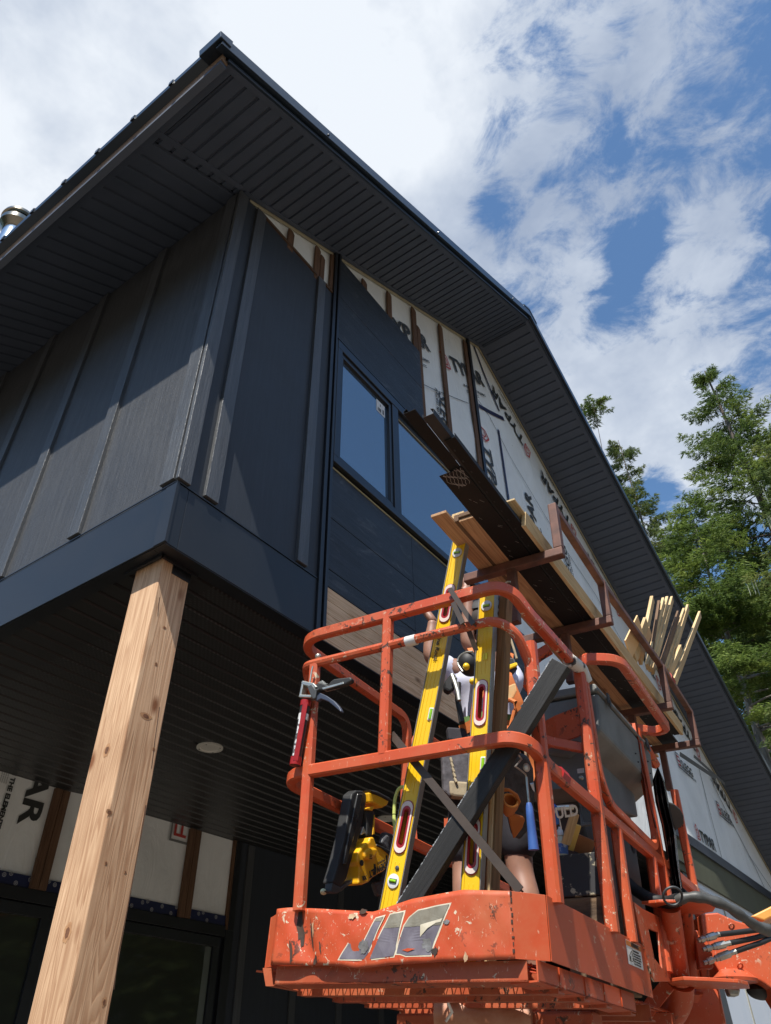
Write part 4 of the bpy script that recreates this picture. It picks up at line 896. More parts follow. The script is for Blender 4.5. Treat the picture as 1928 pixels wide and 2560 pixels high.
vpoly([(860,690),(905,690),(915,745),(1000,800),(1055,900),(1070,1085),(925,1090)],2.78,.05,'valve_block',MT['or'],bevel=.004)
vpoly([(925,1090),(1020,1085),(1030,1215),(950,1190)],2.80,.05,'valve_block',MT['or'],bevel=.004)
# boom head, arm and lid
vpoly([(930,520),(1110,505),(1300,590),(1480,640),(1760,760),(1800,1500),(1666,1290),(1560,1220),(1430,1175),(1400,1260),(1160,1225),(1120,1110),(1060,1010),(960,770)],3.05,.16,'boom_arm',MT['or'],bevel=.006)
vpoly([(1455,545),(1666,440),(1900,320),(1900,520),(1660,560),(1600,590)],3.15,.20,'boom_lid',simple('sunlit_orange',(.72,.33,.07),.45,0,(.6,.25,.05),ns=4),bevel=.006)  # sunlight on the lid is put into this yellower orange
vpoly([(1210,1285),(1350,1300),(1335,1375),(1240,1370)],2.98,.06,'pivot_nut',MT['steel'],bevel=.006)
m=MB(); a=toL(at(*s7(1290,1195),3.0)); m.lathe([(.03,-.012),(.085,-.012),(.088,.0),(.05,.03),(.03,.03)],26,a); lp(m,'pivot_cap',MT['or2'],smooth=True)
m=MB(); a=toL(at(*s7(1560,1330),3.1)); m.ball(a,.055,16,10,sx=1.9,sy=1,sz=.55); lp(m,'rubber_bumper',MT['black'],smooth=True)
for (x,y) in ((1345,1062),(1255,650)):
    m=MB(); p=[toL(at(*s7(x+26*math.cos(a),y+30*math.sin(a)),3.0)) for a in [2*PI*k/12 for k in range(12)]]; m.tube(p,.0035,8,closed=True,cap=False); lp(m,'lifting_eye',MT['or'],smooth=True)
# hydraulic fittings and hoses
for (a,b,c,d) in (((905,800),(1125,730),(1500,690),(1680,680)),((955,890),(1240,822),(1500,770),(1690,710)),((965,1030),(1300,908),(1560,820),(1700,760))):
    dd=2.72; A,B,C,Dd=[toL(at(*s7(*q),x)) for q,x in ((a,dd),(b,dd+.02),(c,dd+.1),(d,dd+.2))]
    t=(B-A).normalized(); l=(B-A).length
    m=MB(); pr=[(0,.009),(.12,.009),(.12,.014),(.28,.014),(.28,.010),(.36,.010),(.36,.0135),(.46,.0135),(.46,.016),(.80,.016),(.80,.011),(1.0,.011)]
    m.tube([A+t*l*p[0] for p in pr],1,8,radii=[p[1]*.82 for p in pr]); lp(m,'hose_fitting',MT['steel'],smooth=True,sharp=25)
    m=MB(); m.tube([B-t*.01,C,Dd],.0095,12); lp(m,'hydraulic_hose',MT['black'],smooth=True)
m=MB(); pts=[(170,190,2.85),(250,270,2.82),(390,360,2.76),(520,395,2.73),(600,402,2.70),(700,372,2.66)]; m.tube(fillet([P1(*p) for p in pts],.2,4),.022,16); lp(m,'hose_bundle',MT['black'],smooth=True)
m=MB(); P=[P1(*p) for p in ((690,385,2.66),(760,350,2.65),(880,338,2.64),(1030,372,2.63),(1180,425,2.63),(1330,520,2.64),(1440,600,2.66),(1540,660,2.70),(1640,690,2.74),(1740,720,2.8))]
P=fillet(P,.3,4); m.tube(P,1,18,radii=[.0175+.0022*math.sin(i*.9)+.003*(i>len(P)*.75) for i in range(len(P))]); lp(m,'hose_bundle',simple('worn_hose_sleeve',(.085,.085,.08),.5,0,(.045,.045,.042),ns=14,detail=9,bmp=.5,bdist=.004),smooth=True)
m=MB(); m.tube([P1(642+98*math.cos(a),335+95*math.sin(a),2.62) for a in [PI*2*k/24 for k in range(24)]],.0045,8,closed=True,cap=False); lp(m,'hose_ring',MT['darkp'],smooth=True)
# control console: grey lidded box, bracket and pedestal
m=MB(); u0,u1=.77,1.50; 
P=[(-.085,.995),(.20,.995),(.20,.80),(.06,.755),(-.075,.845)]
m.prism([(u0,a,b) for a,b in P],(u1-u0,0,0)); con=lp(m,'control_console',MT['greyp'],bevel=.012)
m=MB(); m.prism([(u0-.008,-.092,1.0),(u0-.008,.205,1.0),(u0-.008,.205,1.04),(u0-.008,-.080,1.035)],(u1-u0+.016,0,0)); m.go('console_lid',MT['greyp'],con,MBK,bevel=.008)
for u in (.86,1.40):
    m=MB(); m.box(u,u+.028,-.099,-.091,.985,1.03); m.box(u+.006,u+.022,-.103,-.098,.97,1.0); m.go('lid_latch',MT['darkp'],con,MBK,bevel=.002)
m=MB(); 
for u,w in ((1.22,.90),(1.24,.87),(1.42,.93),(1.43,.88)): m.ball((u,-.083,w),.0035,8,5)
m.go('rivet_hole',MT['plasterd'],con,MBK)
m=MB(); m.sweep(fillet([(.615,-.05,.83),(.66,.06,.83),(.72,.16,.83)],.03),rr(.008,.11)); lp(m,'console_bracket',MT['or'],smooth=True)
m=MB(); m.sweep(fillet([oU(s8(310,1110),.55),oU(s8(420,1150),.57),oU(s8(740,1210),.62)],.02),rr(.02,.035)); lp(m,'console_bracket',MT['or'],smooth=True)
m=MB(); a=(.66,-.052,.82); 
for k in range(14): pass
m.tube([(.672+.006*math.cos(t_*1.6),-.05+.006*math.sin(t_*1.6),.84-.0045*t_) for t_ in range(44)],.0032,6); lp(m,'coiled_cord',simple('tan_cord',(.30,.27,.19),.6),smooth=True)
m=MB(); m.prism([(.72,.03,.60),(1.42,.03,.70),(1.42,.03,.16),(1.18,.03,.12),(.88,.03,.16),(.80,.03,.40)],(0,.16,0)); ped=lp(m,'console_pedestal',MT['darkp'],bevel=.006)
m=MB(); m.prism([(.62,.0,.60),(.78,.0,.62),(.78,.0,.80),(1.42,.0,.84),(1.42,.0,.70),(.72,.0,.58)],(0,.18,0)); lp(m,'console_tray',MT['greyp'],bevel=.006)
m=MB(); fr_=[oU(s9(690,500),.70),oU(s9(745,520),.70),oU(s9(850,690),.70),oU(s9(850,745),.70),oU(s9(735,755),.70)]
m=MB(); A=[oU(s9(*q),.70) for q in ((700,505),(735,757),(855,745),(830,600))]; m.sweep([A[3],A[0],A[1],A[2]],rr(.012,.012)); lp(m,'panel_frame',MT['greyp'])
m=MB(); c=oV(s9(1262,975),.028); m.lathe([(.0001,0),(.030,0)],24); m.xf(frame(c,(1,0,0),(0,0,1))); lp(m,'cable_hole',MT['plasterd'])
m=MB(); c=oV(s9(1120,505),.026); m.box(c.x-.035,c.x+.035,.024,.028,c.z-.025,c.z+.025); lp(m,'orange_sticker',MT['or'])
m=MB(); c=oU(s9(720,210),.68); m.box(.675,.68,c.y-.012,c.y+.012,c.z-.004,c.z+.012); lp(m,'maker_plate',MT['whitep'])
m=MB(); c=oU(s9(720,270),.68); m.ball(c,.009,12,8); lp(m,'key_switch',MT['steel'],smooth=True)
m=MB(); Q=[oV(s9(*q),-.055) for q in ((1040,1060),(1100,1290),(1180,1340),(1190,1440),(1130,1500),(1120,1660),(1090,1660),(1075,1450),(1030,1200))]; m.prism([(q.x,-.052,q.z) for q in Q],(0,.008,0)); lt=lp(m,'gate_latch',MT['darkp'],bevel=.002)
m=MB(); c=oV(s9(1152,1382),-.057); m.ball(c,.008,12,8,sy=.7); lp(m,'latch_bolt',MT['steel'],smooth=True)
for q in (s8(780,1270),s8(800,1380)):
    m=MB(); c=oV(q,-.092); m.ball(c,.006,10,6,sy=.6); lp(m,'rail_bolt',MT['rusty'],smooth=True)
# tape and rags wound round the rails
m=MB(); m.tube([(.0,.34,.957),(.0,.30,.957)],.019,14); lp(m,'white_tape_wrap',MT['whitep'],smooth=True)
def rag(name,c,size,mat,seed,flat_=.5):
    R=random.Random(seed); m=MB(); n=9
    for i in range(n):
        a=2*PI*i/n; b=2*PI*(i+1)/n
        p0=Vector(c); p1=p0+Vector((R.uniform(-.4,.4)*flat_,math.cos(a),math.sin(a)))*size*R.uniform(.5,1.2); p2=p0+Vector((R.uniform(-.4,.4)*flat_,math.cos(b),math.sin(b)))*size*R.uniform(.5,1.2)
        m.add([p0,p1,p2,(p1+p2)/2+Vector((-.3*size,0,R.uniform(-.3,.3)*size))],[(0,1,3),(0,3,2)])
    return lp(m,name,mat)
m=MB(); P=fillet([(.50,-.07,1.02),(.62,-.075,1.035),(.66,-.075,1.0)],.03); m.tube(P,.026,14); lp(m,'foam_wrap',simple('torn_white_foam',(.62,.60,.55),.8,0,(.05,.05,.05),ns=18,detail=8,bmp=.8,bdist=.01,lo=.40,hi=.46),smooth=True)
m=MB(); m.tube([(.24,-.07,.519),(.30,-.07,.517)],.024,8); lp(m,'red_flag_tape',MT['redp'])
m=MB(); m.tube([(1.47,-.07,1.02),(1.62,-.07,.98)],.022,8); lp(m,'tied_rail_wrap',MT['or'])
for p in ((.0,.725,.99),): m=MB(); m.ball(p,.012,12,8); lp(m,'hook_knob',MT['steel'],smooth=True)
# old brown angle braces clamped across the front corner
def angle(a,b,name='angle_brace',wd=.017):
    m=MB(); m.bar(a,b,wd,.004,(1,0,0)); m.bar(Vector(a)+Vector((.010,0,0)),Vector(b)+Vector((.010,0,0)),.004,.020,(1,0,0)); return lp(m,name,MT['rusty'] if 0 else simple('dull_brown_steel',(.075,.055,.042),.5,.2,(.05,.037,.03),ns=8))
angle(oU(z1(470,290),-.03),oU(z1(800,780),-.03)); angle(oU(z1(515,480),-.035),oU(z1(650,770),-.035)); angle(oU(z1(730,860),.05),oU(z1(850,1180),.08))
angle(oU(r4(855,1225),.022),oU(z3(1450,1480),.022),wd=.024)
# ================================================================ lumber rack on the platform rail
rack=thing('material_rack',L(.29,.04,1.1),'brown rusty steel rack bolted above the platform rail, carrying boards','rack')
def rk_(mb,name,mat,parent=None,**k): return mb.go(name,mat,parent or rack,MBK,**k)
RS=MT['rusty']
for i,(u,w0,w1) in enumerate(((.275,1.34,1.565),(.84,1.335,1.53),(1.79,1.32,1.535),(2.37,1.325,1.52))):
    m=MB(); m.bar((u,.24,w0),(u,-.172,w0),.036,.036); rk_(m,'rack_arm',RS,bevel=.004)
    m=MB(); m.bar((u,.04,1.09),(u,.04,w0-.018),.034,.034,(1,0,0)); rk_(m,'rack_leg',RS,bevel=.004)
    m=MB(); m.bar((u,-.155,w0+.018),(u-.008,-.155,w1),.034,.034,(1,0,0)); rk_(m,'rack_upright',RS,bevel=.004)
for a,b in (((.29,-.155,1.548),(.83,-.155,1.515)),((.85,-.155,1.515),(1.79,-.155,1.545)),((1.80,-.155,1.545),(2.36,-.155,1.51))):
    m=MB(); m.bar(a,b,.030,.030); rk_(m,'rack_rail',RS,bevel=.004)
m=MB(); m.tube([(1.93,-.155,1.548),(2.0,-.155,1.54)],.022,8); rk_(m,'red_cloth_tie',simple('faded_red_cloth',(.42,.10,.08),.9,0,(.3,.06,.05),ns=20,bmp=.8))
m=MB(); m.tube([oU(z1(1150,290),.2),oU(z1(1270,190),.2),oU(z1(1310,190),.2)],.0035,8); rk_(m,'bent_rod',MT['steel'],smooth=True)
# ---- boards on the rack (each a thing of its own)
MT['ply']=wood('plywood_board',(.55,.33,.17),(.30,.155,.08),grain=(1,12,12),knots=3); MT['plyl']=wood('light_spruce_board',(.66,.50,.28),(.46,.31,.15),grain=(1,16,16),knots=0)
MT['plydark']=wood('weathered_board',(.20,.12,.07),(.10,.06,.035),grain=(1,12,12))
def board(name,a,b,w,t,mat,label,cat,group=None,up=(0,0,1),parts=None,bev=.0015):
    """straight board from a to b (platform axes); its own object with X along the length"""
    A=L(*a); B=L(*b); x=(B-A); le=x.length; z=(MBK.to_3x3()@Vector(up))
    M=frame(A,x,None,z) if abs(x.normalized().dot(z.normalized()))<.95 else frame(A,x,Vector((0,1,0)))
    m=MB(); m.box(0,le,-w/2,w/2,-t/2,t/2); o=m.go(name,mat,None,M,bevel=bev); return tag(o,label,cat,group)
G1='boards laid on the lift rack'
w0=1.366
board('wooden_board',(-.125,.145,w0),(2.6,.145,w0),.062,.012,MT['ply'],'reddish plywood board sticking out lowest and farthest left under the stack','board',G1)
board('wooden_board',(-.053,.070,w0),(2.5,.070,w0),.058,.012,MT['ply'],'reddish plywood board lying between the lowest plywood board and the black metal trims','board',G1)
board('wooden_board',(-.060,.070,w0+.014),(2.4,.070,w0+.014),.056,.009,MT['plydark'],'thin dark board end directly on the inner plywood board','board',G1)
board('wooden_board',(-.056,.071,w0+.025),(2.4,.071,w0+.025),.054,.009,MT['plydark'],'second thin dark board end up on the inner plywood board','board',G1)
board('wooden_board',(-.058,.108,w0+.012),(2.4,.108,w0+.012),.018,.03,MT['plydark'],'narrow dark strip wedged between the two plywood boards','board',G1)
for i,(u,v,t_,lb) in enumerate(((-.02,.142,.018,'pale sawn board end lowest in the small fanned stack'),(-.01,.135,.015,'pale sawn board end second from the bottom of the fanned stack'),(.01,.130,.015,'pale sawn board end third from the bottom of the fanned stack'),(.02,.125,.013,'pale sawn board end on top of the fanned stack'),)):
    board('wooden_board',(u-.03*(i%2),v,w0+.018+.0175*i),(2.3,v,w0+.018+.0175*i),.05,t_,MT['plyl'],lb,'board',G1)
board('wooden_board',(.06,.09,w0+.048),(2.2,.09,w0+.048),.035,.02,MT['ply'],'short reddish block end tucked behind the fanned stack','board',G1)
board('edge_board',(.075,-.100,w0+.022),(2.3,-.100,w0+.022),.062,.016,MT['plyl'],'pale plywood strip standing on edge against the rack uprights','board',G1,up=(0,1,.12))
board('wooden_board',(-.02,-.088,w0+.045),(1.3,-.088,w0+.045),.04,.008,MT['plyl'],'thin yellow offcut lying behind the plywood strip on edge','board',G1)
# dark metal trims with folded profile
MT['bronze']=simple('bronze_black_metal',(.012,.0115,.011),.6,.0,(.009,.0085,.008),ns=2.5,detail=7,bmp=.08,spec=.2)
MT['bronzed']=simple('scratched_bronze_metal',(.017,.014,.013),.6,.0,(.010,.009,.0085),ns=3.5,spec=.2)
def trim(name,u0,u1,v,w,prof,label,mat):
    m=MB(); vs=[]; k=len(prof); 
    for u in (0,u1-u0): vs+=[(u,a,b) for a,b in prof]
    m.add(vs,[(i,i+1,k+i+1,k+i) for i in range(k-1)])
    M=MBK@Matrix.Translation((u0,v,w)); o=m.go(name,mat,None,M,solid=.0012); return tag(o,label,'metal trim','dark metal trims on the lift rack')
t1=trim('metal_trim',-.31,2.45,0,w0-.004,[(.042,0),(-.044,0),(-.044,.012),(-.03,.012)],'wide flat dark trim with white scratched end, lowest of the metal trims',MT['bronzed'])
t2=trim('metal_trim',-.613,2.3,-.02,w0+.002,[(.012,.016),(.022,.010),(.022,0),(-.018,0),(-.018,.003)],'olive brown channel trim reaching farthest left over the window',MT['bronze'])
t3=trim('metal_trim',-.57,2.3,-.062,w0+.002,[(.020,.012),(.020,0),(-.016,0),(-.018,.020),(-.006,.026)],'black perforated channel trim beside the olive brown one',MT['black'])
t4=trim('metal_trim',-.45,2.3,-.070,w0-.002,[(.016,.018),(.016,0),(-.020,0),(-.020,.018)],'brown channel trim with a row of punched holes along its edge',MT['bronze'])
m=MB()
for i in range(40):
    u=.05+.06*i; m.box(u,u+.010,.006,.011,-.0016,-.0010)
m.go('punched_hole',MT['plasterd'],t4,WM[t4],kind='stuff')
m=MB()
for i in range(11):
    R=random.Random(i); y0=-.04+.0075*i; P=[(.0+.012*k+R.uniform(-.002,.002)+.03*math.sin(y0*40)*.2, y0+.008*math.sin(k*1.3+i)+(-.0035*k),-.0014) for k in range(8)]
    P=[p for p in P if -.043<p[1]<.041]
    if len(P)>2: m.sweep(P,[(-.0006,-.0002),(.0006,-.0002),(.0006,.0002),(-.0006,.0002)])
R=random.Random(5)
for i in range(46):
    u=R.uniform(.15,2.3); v=R.uniform(-.035,.03); a=R.uniform(.6,1.2); l=R.uniform(.008,.03); m.bar((u,v,-.0013),(u+l*math.cos(a),v-l*math.sin(a)*.5,-.0013),.0008,.0003)
m.go('scratch_marks',simple('pale_scratches',(.34,.30,.28),.6),t1,WM[t1],kind='stuff')
# ---- loose strips leaning up out of the rack
G2='wood strips leaning up from the rack'
def stick(q0,q1,w,t,mat,label,v0=-.10,v1=-.16,rot=(0,1,.2)):
    a=oV(q0,v0); b=oV(q1,v1); return board('wood_strip',tuple(a),tuple(b),w*1.35,t*1.25,mat,label,'wood strip',G2,up=rot,bev=.001)
PL=MT['plyl']; PLW=MT['ply']; PD=MT['plydark']
stick(s4(300,640),s4(430,-10),.032,.014,PL,'pale strip standing farthest left and tallest of the leaning strips')
stick(s4(395,700),s4(500,20),.018,.012,PD,'dark shaded strip left of the three-strip bundle')
stick(s4(375,700),s4(545,0),.026,.012,PL,'left strip of the tall three-strip bundle')
stick(s4(400,720),s4(585,-15),.024,.014,PL,'middle strip of the tall three-strip bundle',v0=-.105,v1=-.165)
stick(s4(430,740),s4(635,-10),.030,.012,PL,'right strip of the tall three-strip bundle',v0=-.11,v1=-.17)
stick(s4(510,720),s4(700,150),.040,.010,PD,'grey-brown wide strip leaning left of the mid bundle')
stick(s4(545,740),s4(760,110),.030,.012,PL,'left strip of the mid bundle with stepped ends')
stick(s4(590,750),s4(800,75),.034,.012,PL,'brightest strip of the mid bundle, just left of the lone long strip',v0=-.11,v1=-.17)
stick(s4(600,780),s4(725,500),.034,.014,PL,'short strip with its end below the rest, right side')
stick(s4(655,860),s4(925,150),.042,.014,PL,'lone long strip leaning farthest right against the soffit',v0=-.12,v1=-.17)
stick(s4(175,520),s4(300,255),.085,.006,simple('clean_pine_panel',(.75,.52,.28),.7,0,(.66,.43,.2),ns=4),'smooth pale pine offcut panel behind the rack rail')
stick(s4(240,600),s4(365,235),.05,.012,PL,'pine strip edge beside the offcut panel')
stick(s4(290,620),s4(400,320),.04,.010,simple('orange_pine',(.62,.40,.2),.7,0,(.5,.3,.14),ns=5),'orange-toned pine piece right of the offcut panel')
# extra trims lying beyond the rack against the wrap
for (q0,q1,w_,lb) in (((1700,1885),(1790,1945),.028,'loose dark trim nearest the wrap logo'),((1735,1890),(1812,1960),.02,'loose grey perforated trim beyond the rack')):
    a=oV(q0,.05); b=oV(q1,.05); 
    board('metal_trim',tuple(a),tuple(b),w_,.003,MT['darkp'],lb,'metal trim','dark metal trims on the lift rack',up=(0,1,.3))
# ================================================================ spirit levels
import bmesh
def ell(cx,cy,rx,ry,n=24): return [(cx+rx*math.cos(2*PI*i/n),cy+ry*math.sin(2*PI*i/n)) for i in range(n)]
def stad(cx,cy,lx,ly,n=8):   # rounded slot outline
    r=ly/2; P=[]
    for k in range(n+1): a=-PI/2+PI*k/n; P.append((cx+lx/2-r+r*math.cos(a),cy+r*math.sin(a)))
    for k in range(n+1): a=PI/2+PI*k/n; P.append((cx-lx/2+r+r*math.cos(a),cy+r*math.sin(a)))
    return P
def spirit_level(A,B_,label,handles,vials,bars,u=.05,wd=.062,th=.026,name='spirit_level'):
    """A,B_: end points in platform axes; features given by pixels on the face"""
    A=L(*A); B2=L(*B_); x=(B2-A); le=x.length; nrm=-(MBK.to_3x3()@Vector((1,0,0)))
    M=frame(A,x,None,nrm); Mi=M.inverted()
    t=thing(name,A,label,'spirit level','yellow spirit levels leaning in the platform',M)
    def X(q): return (Mi@on(q[0],q[1],M.to_3x3()@Vector((0,0,1)),M@Vector((0,0,th/2)))).x
    hs=[(X(q),.155,.018) for q in handles]
    m=MB(); cur=0
    for hx,hl,hw in sorted(hs):
        m.box(cur,hx-hl*.38,-wd/2+.002,wd/2-.002,-th/2+.003,th/2-.003); m.box(hx-hl*.38,hx+hl*.38,-wd/2+.002,-hw/2,-th/2+.003,th/2-.003); m.box(hx-hl*.38,hx+hl*.38,hw/2,wd/2-.002,-th/2+.003,th/2-.003); cur=hx+hl*.38
    m.box(cur,le,-wd/2+.002,wd/2-.002,-th/2+.003,th/2-.003)
    for a,b in ((-wd/2+.004,-wd/2+.011),(wd/2-.011,wd/2-.004)): m.box(.001,le-.001,a,b,-th/2+.001,th/2-.0008)
    for y in (-.007,.007):
        xs=[0]+sum([[h_-.09,h_+.09] for h_,_,_ in sorted(hs)],[])+[le]
        for a,b in zip(xs[::2],xs[1::2]): m.box(a+.01,b-.01,y-.0012,y+.0012,th/2-.004,th/2-.0018)
    m.go('level_body',MT['yellow'],t,M,bevel=.001)
    for s in (-1,1):
        m=MB(); m.box(-.0005,le+.0005,s*wd/2-.002 if s>0 else -wd/2,s*wd/2 if s>0 else -wd/2+.002,-th/2,th/2); m.go('level_edge',MT['alu'],t,M)
    for hx,hl,hw in hs:
        m=MB(); o=stad(hx,0,hl*1.02,.046,8); i=stad(hx,0,hl*.70,.018,8); n=len(o)
        for zz in (th/2+.0005,):
            V=[(a,b,zz) for a,b in o]+[(a,b,zz+.001) for a,b in i]+[(a,b,-th/2) for a,b in i]
            m.add(V,[(k,(k+1)%n,n+(k+1)%n,n+k) for k in range(n)]+[(n+k,n+(k+1)%n,2*n+(k+1)%n,2*n+k) for k in range(n)])
        g=m.go('hand_grip',MT['redp'],t,M,smooth=True,sharp=40)
        m=MB(); o=stad(hx,0,hl*.98,.042,8); i=stad(hx,0,hl*.80,.031,8)
        V=[(a,b,th/2+.0022) for a,b in o]+[(a,b,th/2+.0022) for a,b in i]
        m.add(V,[(k,(k+1)%n,n+(k+1)%n,n+k) for k in range(n)]); m.go('grip_inlay',MT['palep'],g,M)
    for q in vials:
        vx=X(q); m=MB(); m.lathe([(.020,th/2-.001),(.020,th/2+.001),(.0185,th/2+.0015),(.0001,th/2+.0012)],26,(vx,0,0)); v=m.go('vial_window',MT['whitep'],t,M,smooth=True,sharp=30)
        m=MB(); m.box(vx-.006,vx+.006,-.013,.013,th/2+.0013,th/2+.0025); m.go('vial_frame',MT['black'],v,M,bevel=.002)
        m=MB(); m.tube([(vx,-.0115,th/2+.003),(vx,.0115,th/2+.003)],.0042,10); m.go('vial',MT['vial'],v,M,smooth=True)
    for q in bars:
        vx=X(q); m=MB(); m.box(vx-.022,vx+.022,-wd/2+.004,-wd/2+.022,-.006,th/2+.0012); v=m.go('vial_window',MT['whitep'],t,M,bevel=.003)
        m=MB(); m.tube([(vx-.017,-wd/2+.012,th/2-.001),(vx+.017,-wd/2+.012,th/2-.001)],.006,12); m.go('vial',MT['vial'],v,M,smooth=True)
    return t,M,X
LU=.088
def ends(q0,q1,w0,w1):
    a=oU(q0,LU); b=oU(q1,LU); d=(b-a)/(b.z-a.z); return tuple(a+d*(w0-a.z)),tuple(a+d*(w1-a.z))
e1=ends((978,2262),(1150,1371),0.0,1.47); e2=ends((1180,2235),(1221,1510),0.0,1.155)
l1,M1,X1=spirit_level(e1[0],e1[1],'long yellow spirit level, the more tilted left one with handwriting on it',[(1112,1508),(1026.6,2069)],[(1130,1383),(1007,2207)],[(1083,1785)])
l2,M2,X2=spirit_level(e2[0],e2[1],'shorter yellow spirit level, the nearly upright right one under the curved rail corner',[(1204,1756),(1184,2113)],[(1219,1514)],[(1212,1909)])
x=X1((1096,1570)); Mt=M1@frame((x,.012,.0135),(-1,0,0),(0,-1,0)); text('handwriting','Alpine Rock',Mt,.022,MT['ink'],l1,shear=.2,sx=1.15,offset=.0003)
m=MB(); x=X1((1011,2173)); m.ball((x,-.004,.0125),.007,12,8,sz=.35); m.go('plug',MT['darkp'],l1,M1,smooth=True)
m=MB(); x=X2((1202,1642)); m.box(x-.012,x+.012,-.014,-.004,.0125,.0132); m.box(x-.012,x+.010,-.002,.003,.0125,.0132); m.go('bright_sticker',simple('bright_yellow_sticker',(.9,.75,.02),.4),l2,M2)
# ================================================================ planks standing in the platform
def lvec(v): return MBI.to_3x3()@v
FWl=lvec(-FW)
MT['frayed']=simple('frayed_black_wood',(.30,.31,.32),.6,0,(.035,.036,.038),ns=60,detail=4,bmp=.8,bdist=.004,sc=(1,.3,.3),lo=.42,hi=.58)
MT['blackw']=dark_siding('black_painted_plank',(.022,.021,.020),'X',.55,bmp=.5)
a=oU((1008,2300),.044); b=oU((1408,1662),.044)
A=L(*a); B_=L(*b); x=B_-A; M=frame(A,x,None,MBK.to_3x3()@Vector((-1,-.02,0))); le=x.length
t=thing('black_plank',A,'black painted plank with a splintered grey edge leaning diagonally through the rails','plank',None,M)
m=MB(); m.box(0,le,-.024,.034,-.016,.016); m.go('plank_body',MT['blackw'],t,M,bevel=.002)
m=MB(); n=150
for i in range(n):
    x0=le*i/n; x1=x0+le/n*1.05; e=random.uniform(.000,.0025); k=random.uniform(.0,.002)
    if i/n>=.60 and i/n<.79: continue
    if abs(i/n-.79)<.5/n: m.go('splintered_edge',MT['frayed'],t,M); m=MB()
    m.prism([(x0,.0345,-.0155+k),(x1,.0345,-.0155),(x1,.0345,.0158-k),(x0,.0345,.0158)],(0,.0012+e,0))
m.go('splintered_edge',MT['frayed'],t,M)
m=MB(); m.box(.62*le,.78*le,.0345,.0352,-.0155,.0155); m.go('painted_edge',MT['sidingH'],t,M)
o=ea=oU((1228,2225),.150); eb=oU((1262,1560),.150); ed=(eb-ea)/(eb.z-ea.z)
o=board('timber_stud',tuple(ea-ed*ea.z),tuple(ea+ed*(1.13-ea.z)),.036,.034,MT['plyl'],'weathered brown timber stud standing right of the upright spirit level','timber',None,up=(-1,.25,0))
o.data.materials[0]=wood('weathered_stud',(.30,.18,.085),(.15,.085,.04),grain=(1,14,14)); 
ea=oU((1222,2225),.128); eb=oU((1236,1870),.128); ed=(eb-ea)/(eb.z-ea.z)
board('timber_stud',tuple(ea-ed*ea.z),tuple(eb),.012,.012,MT['plyl'],'thin pale plywood edge strip standing against the brown stud','timber',None,up=(-1,.0,0))
# ================================================================ nail gun hung on the far mid rail
NV=.79
def nV(*q): return oV(ng(*q),NV)
nail=thing('nail_gun',L(*nV(640,160)),'yellow and black cordless nail gun hanging nose down from the far rail','nail gun',None,MBK@Matrix.Translation(nV(640,160)))
def npoly(pts,v0,th,name,mat,parent=None,bevel=.004,**k):
    m=MB(); P=[nV(*q) for q in pts]; m.prism([(p.x,v0,p.z) for p in P],(0,th,0)); T=WM[nail]; 
    m.xf(T.inverted()@MBK); return m.go(name,mat,parent or nail,T,bevel=bevel,**k)
Y0=NV-.045
npoly([(500,200),(560,150),(640,155),(700,200),(695,330),(600,780),(560,920),(480,1150),(420,1380),(330,1500),(220,1430),(290,1200),(390,800),(455,430)],NV-.02,.045,'magazine',MT['black'],bevel=.006)
npoly([(560,200),(640,200),(560,600),(400,1180),(350,1180),(450,700)],NV-.026,.012,'magazine_rib',simple('glossy_black_tool',(.03,.03,.03),.2),bevel=.003)
body=npoly([(500,1020),(560,940),(610,900),(665,860),(670,815),(720,805),(755,905),(850,945),(950,1010),(975,1100),(960,1190),(850,1285),(700,1370),(650,1430),(560,1468),(500,1455),(515,1350),(520,1210),(495,1150)],Y0,.085,'motor_housing',MT['ygold'],bevel=.014)
npoly([(560,1010),(640,960),(720,955),(745,1010),(700,1090),(620,1130),(560,1110)],Y0-.012,.02,'housing_bulge',MT['ygold'],body,bevel=.01)
npoly([(760,900),(850,940),(960,1005),(985,1110),(965,1120),(940,1030),(840,975),(745,935)],Y0-.003,.09,'rubber_edge',MT['black'],bevel=.006)
npoly([(680,420),(815,430),(790,620),(775,800),(690,795),(700,600)],NV-.022,.04,'handle',MT['black'],bevel=.008)
npoly([(790,600),(805,490),(800,760),(770,770)],NV-.024,.03,'grip_stripe',MT['ygold'],bevel=.002)
npoly([(690,185),(830,225),(975,300),(945,365),(880,400),(760,335),(700,330)],NV-.035,.06,'battery_foot',MT['ygold'],bevel=.006)
bt=npoly([(700,150),(800,170),(975,262),(962,312),(830,240),(720,195)],NV-.04,.07,'battery',MT['black'],bevel=.006)
npoly([(670,400),(770,375),(780,395),(760,440),(670,420)],NV-.028,.03,'trigger_guard',MT['ygold'],bevel=.004)
npoly([(640,690),(660,650),(690,740),(620,770)],NV-.02,.02,'trigger',MT['steel'],bevel=.002)
npoly([(220,1430),(330,1490),(430,1430),(500,1390),(500,1440),(380,1520),(300,1580),(170,1575),(135,1545),(200,1530)],NV-.02,.03,'nose',MT['darkp'],bevel=.004)
m=MB(); p=nV(160,1552); m.ball(p,.010,12,8,sx=1.4); m.xf(WM[nail].inverted()@MBK); m.go('nose_tip',simple('pale_rubber_tip',(.62,.66,.42),.5),nail,WM[nail],smooth=True)
m=MB(); p=nV(530,1168); m.lathe([(.0001,0),(.010,0),(.010,.004)],16); m.xf(frame((p.x,Y0-.0035,p.z),(1,0,0),(0,0,1))); m.xf(WM[nail].inverted()@MBK); m.go('screw_boss',MT['black'],body,WM[nail])
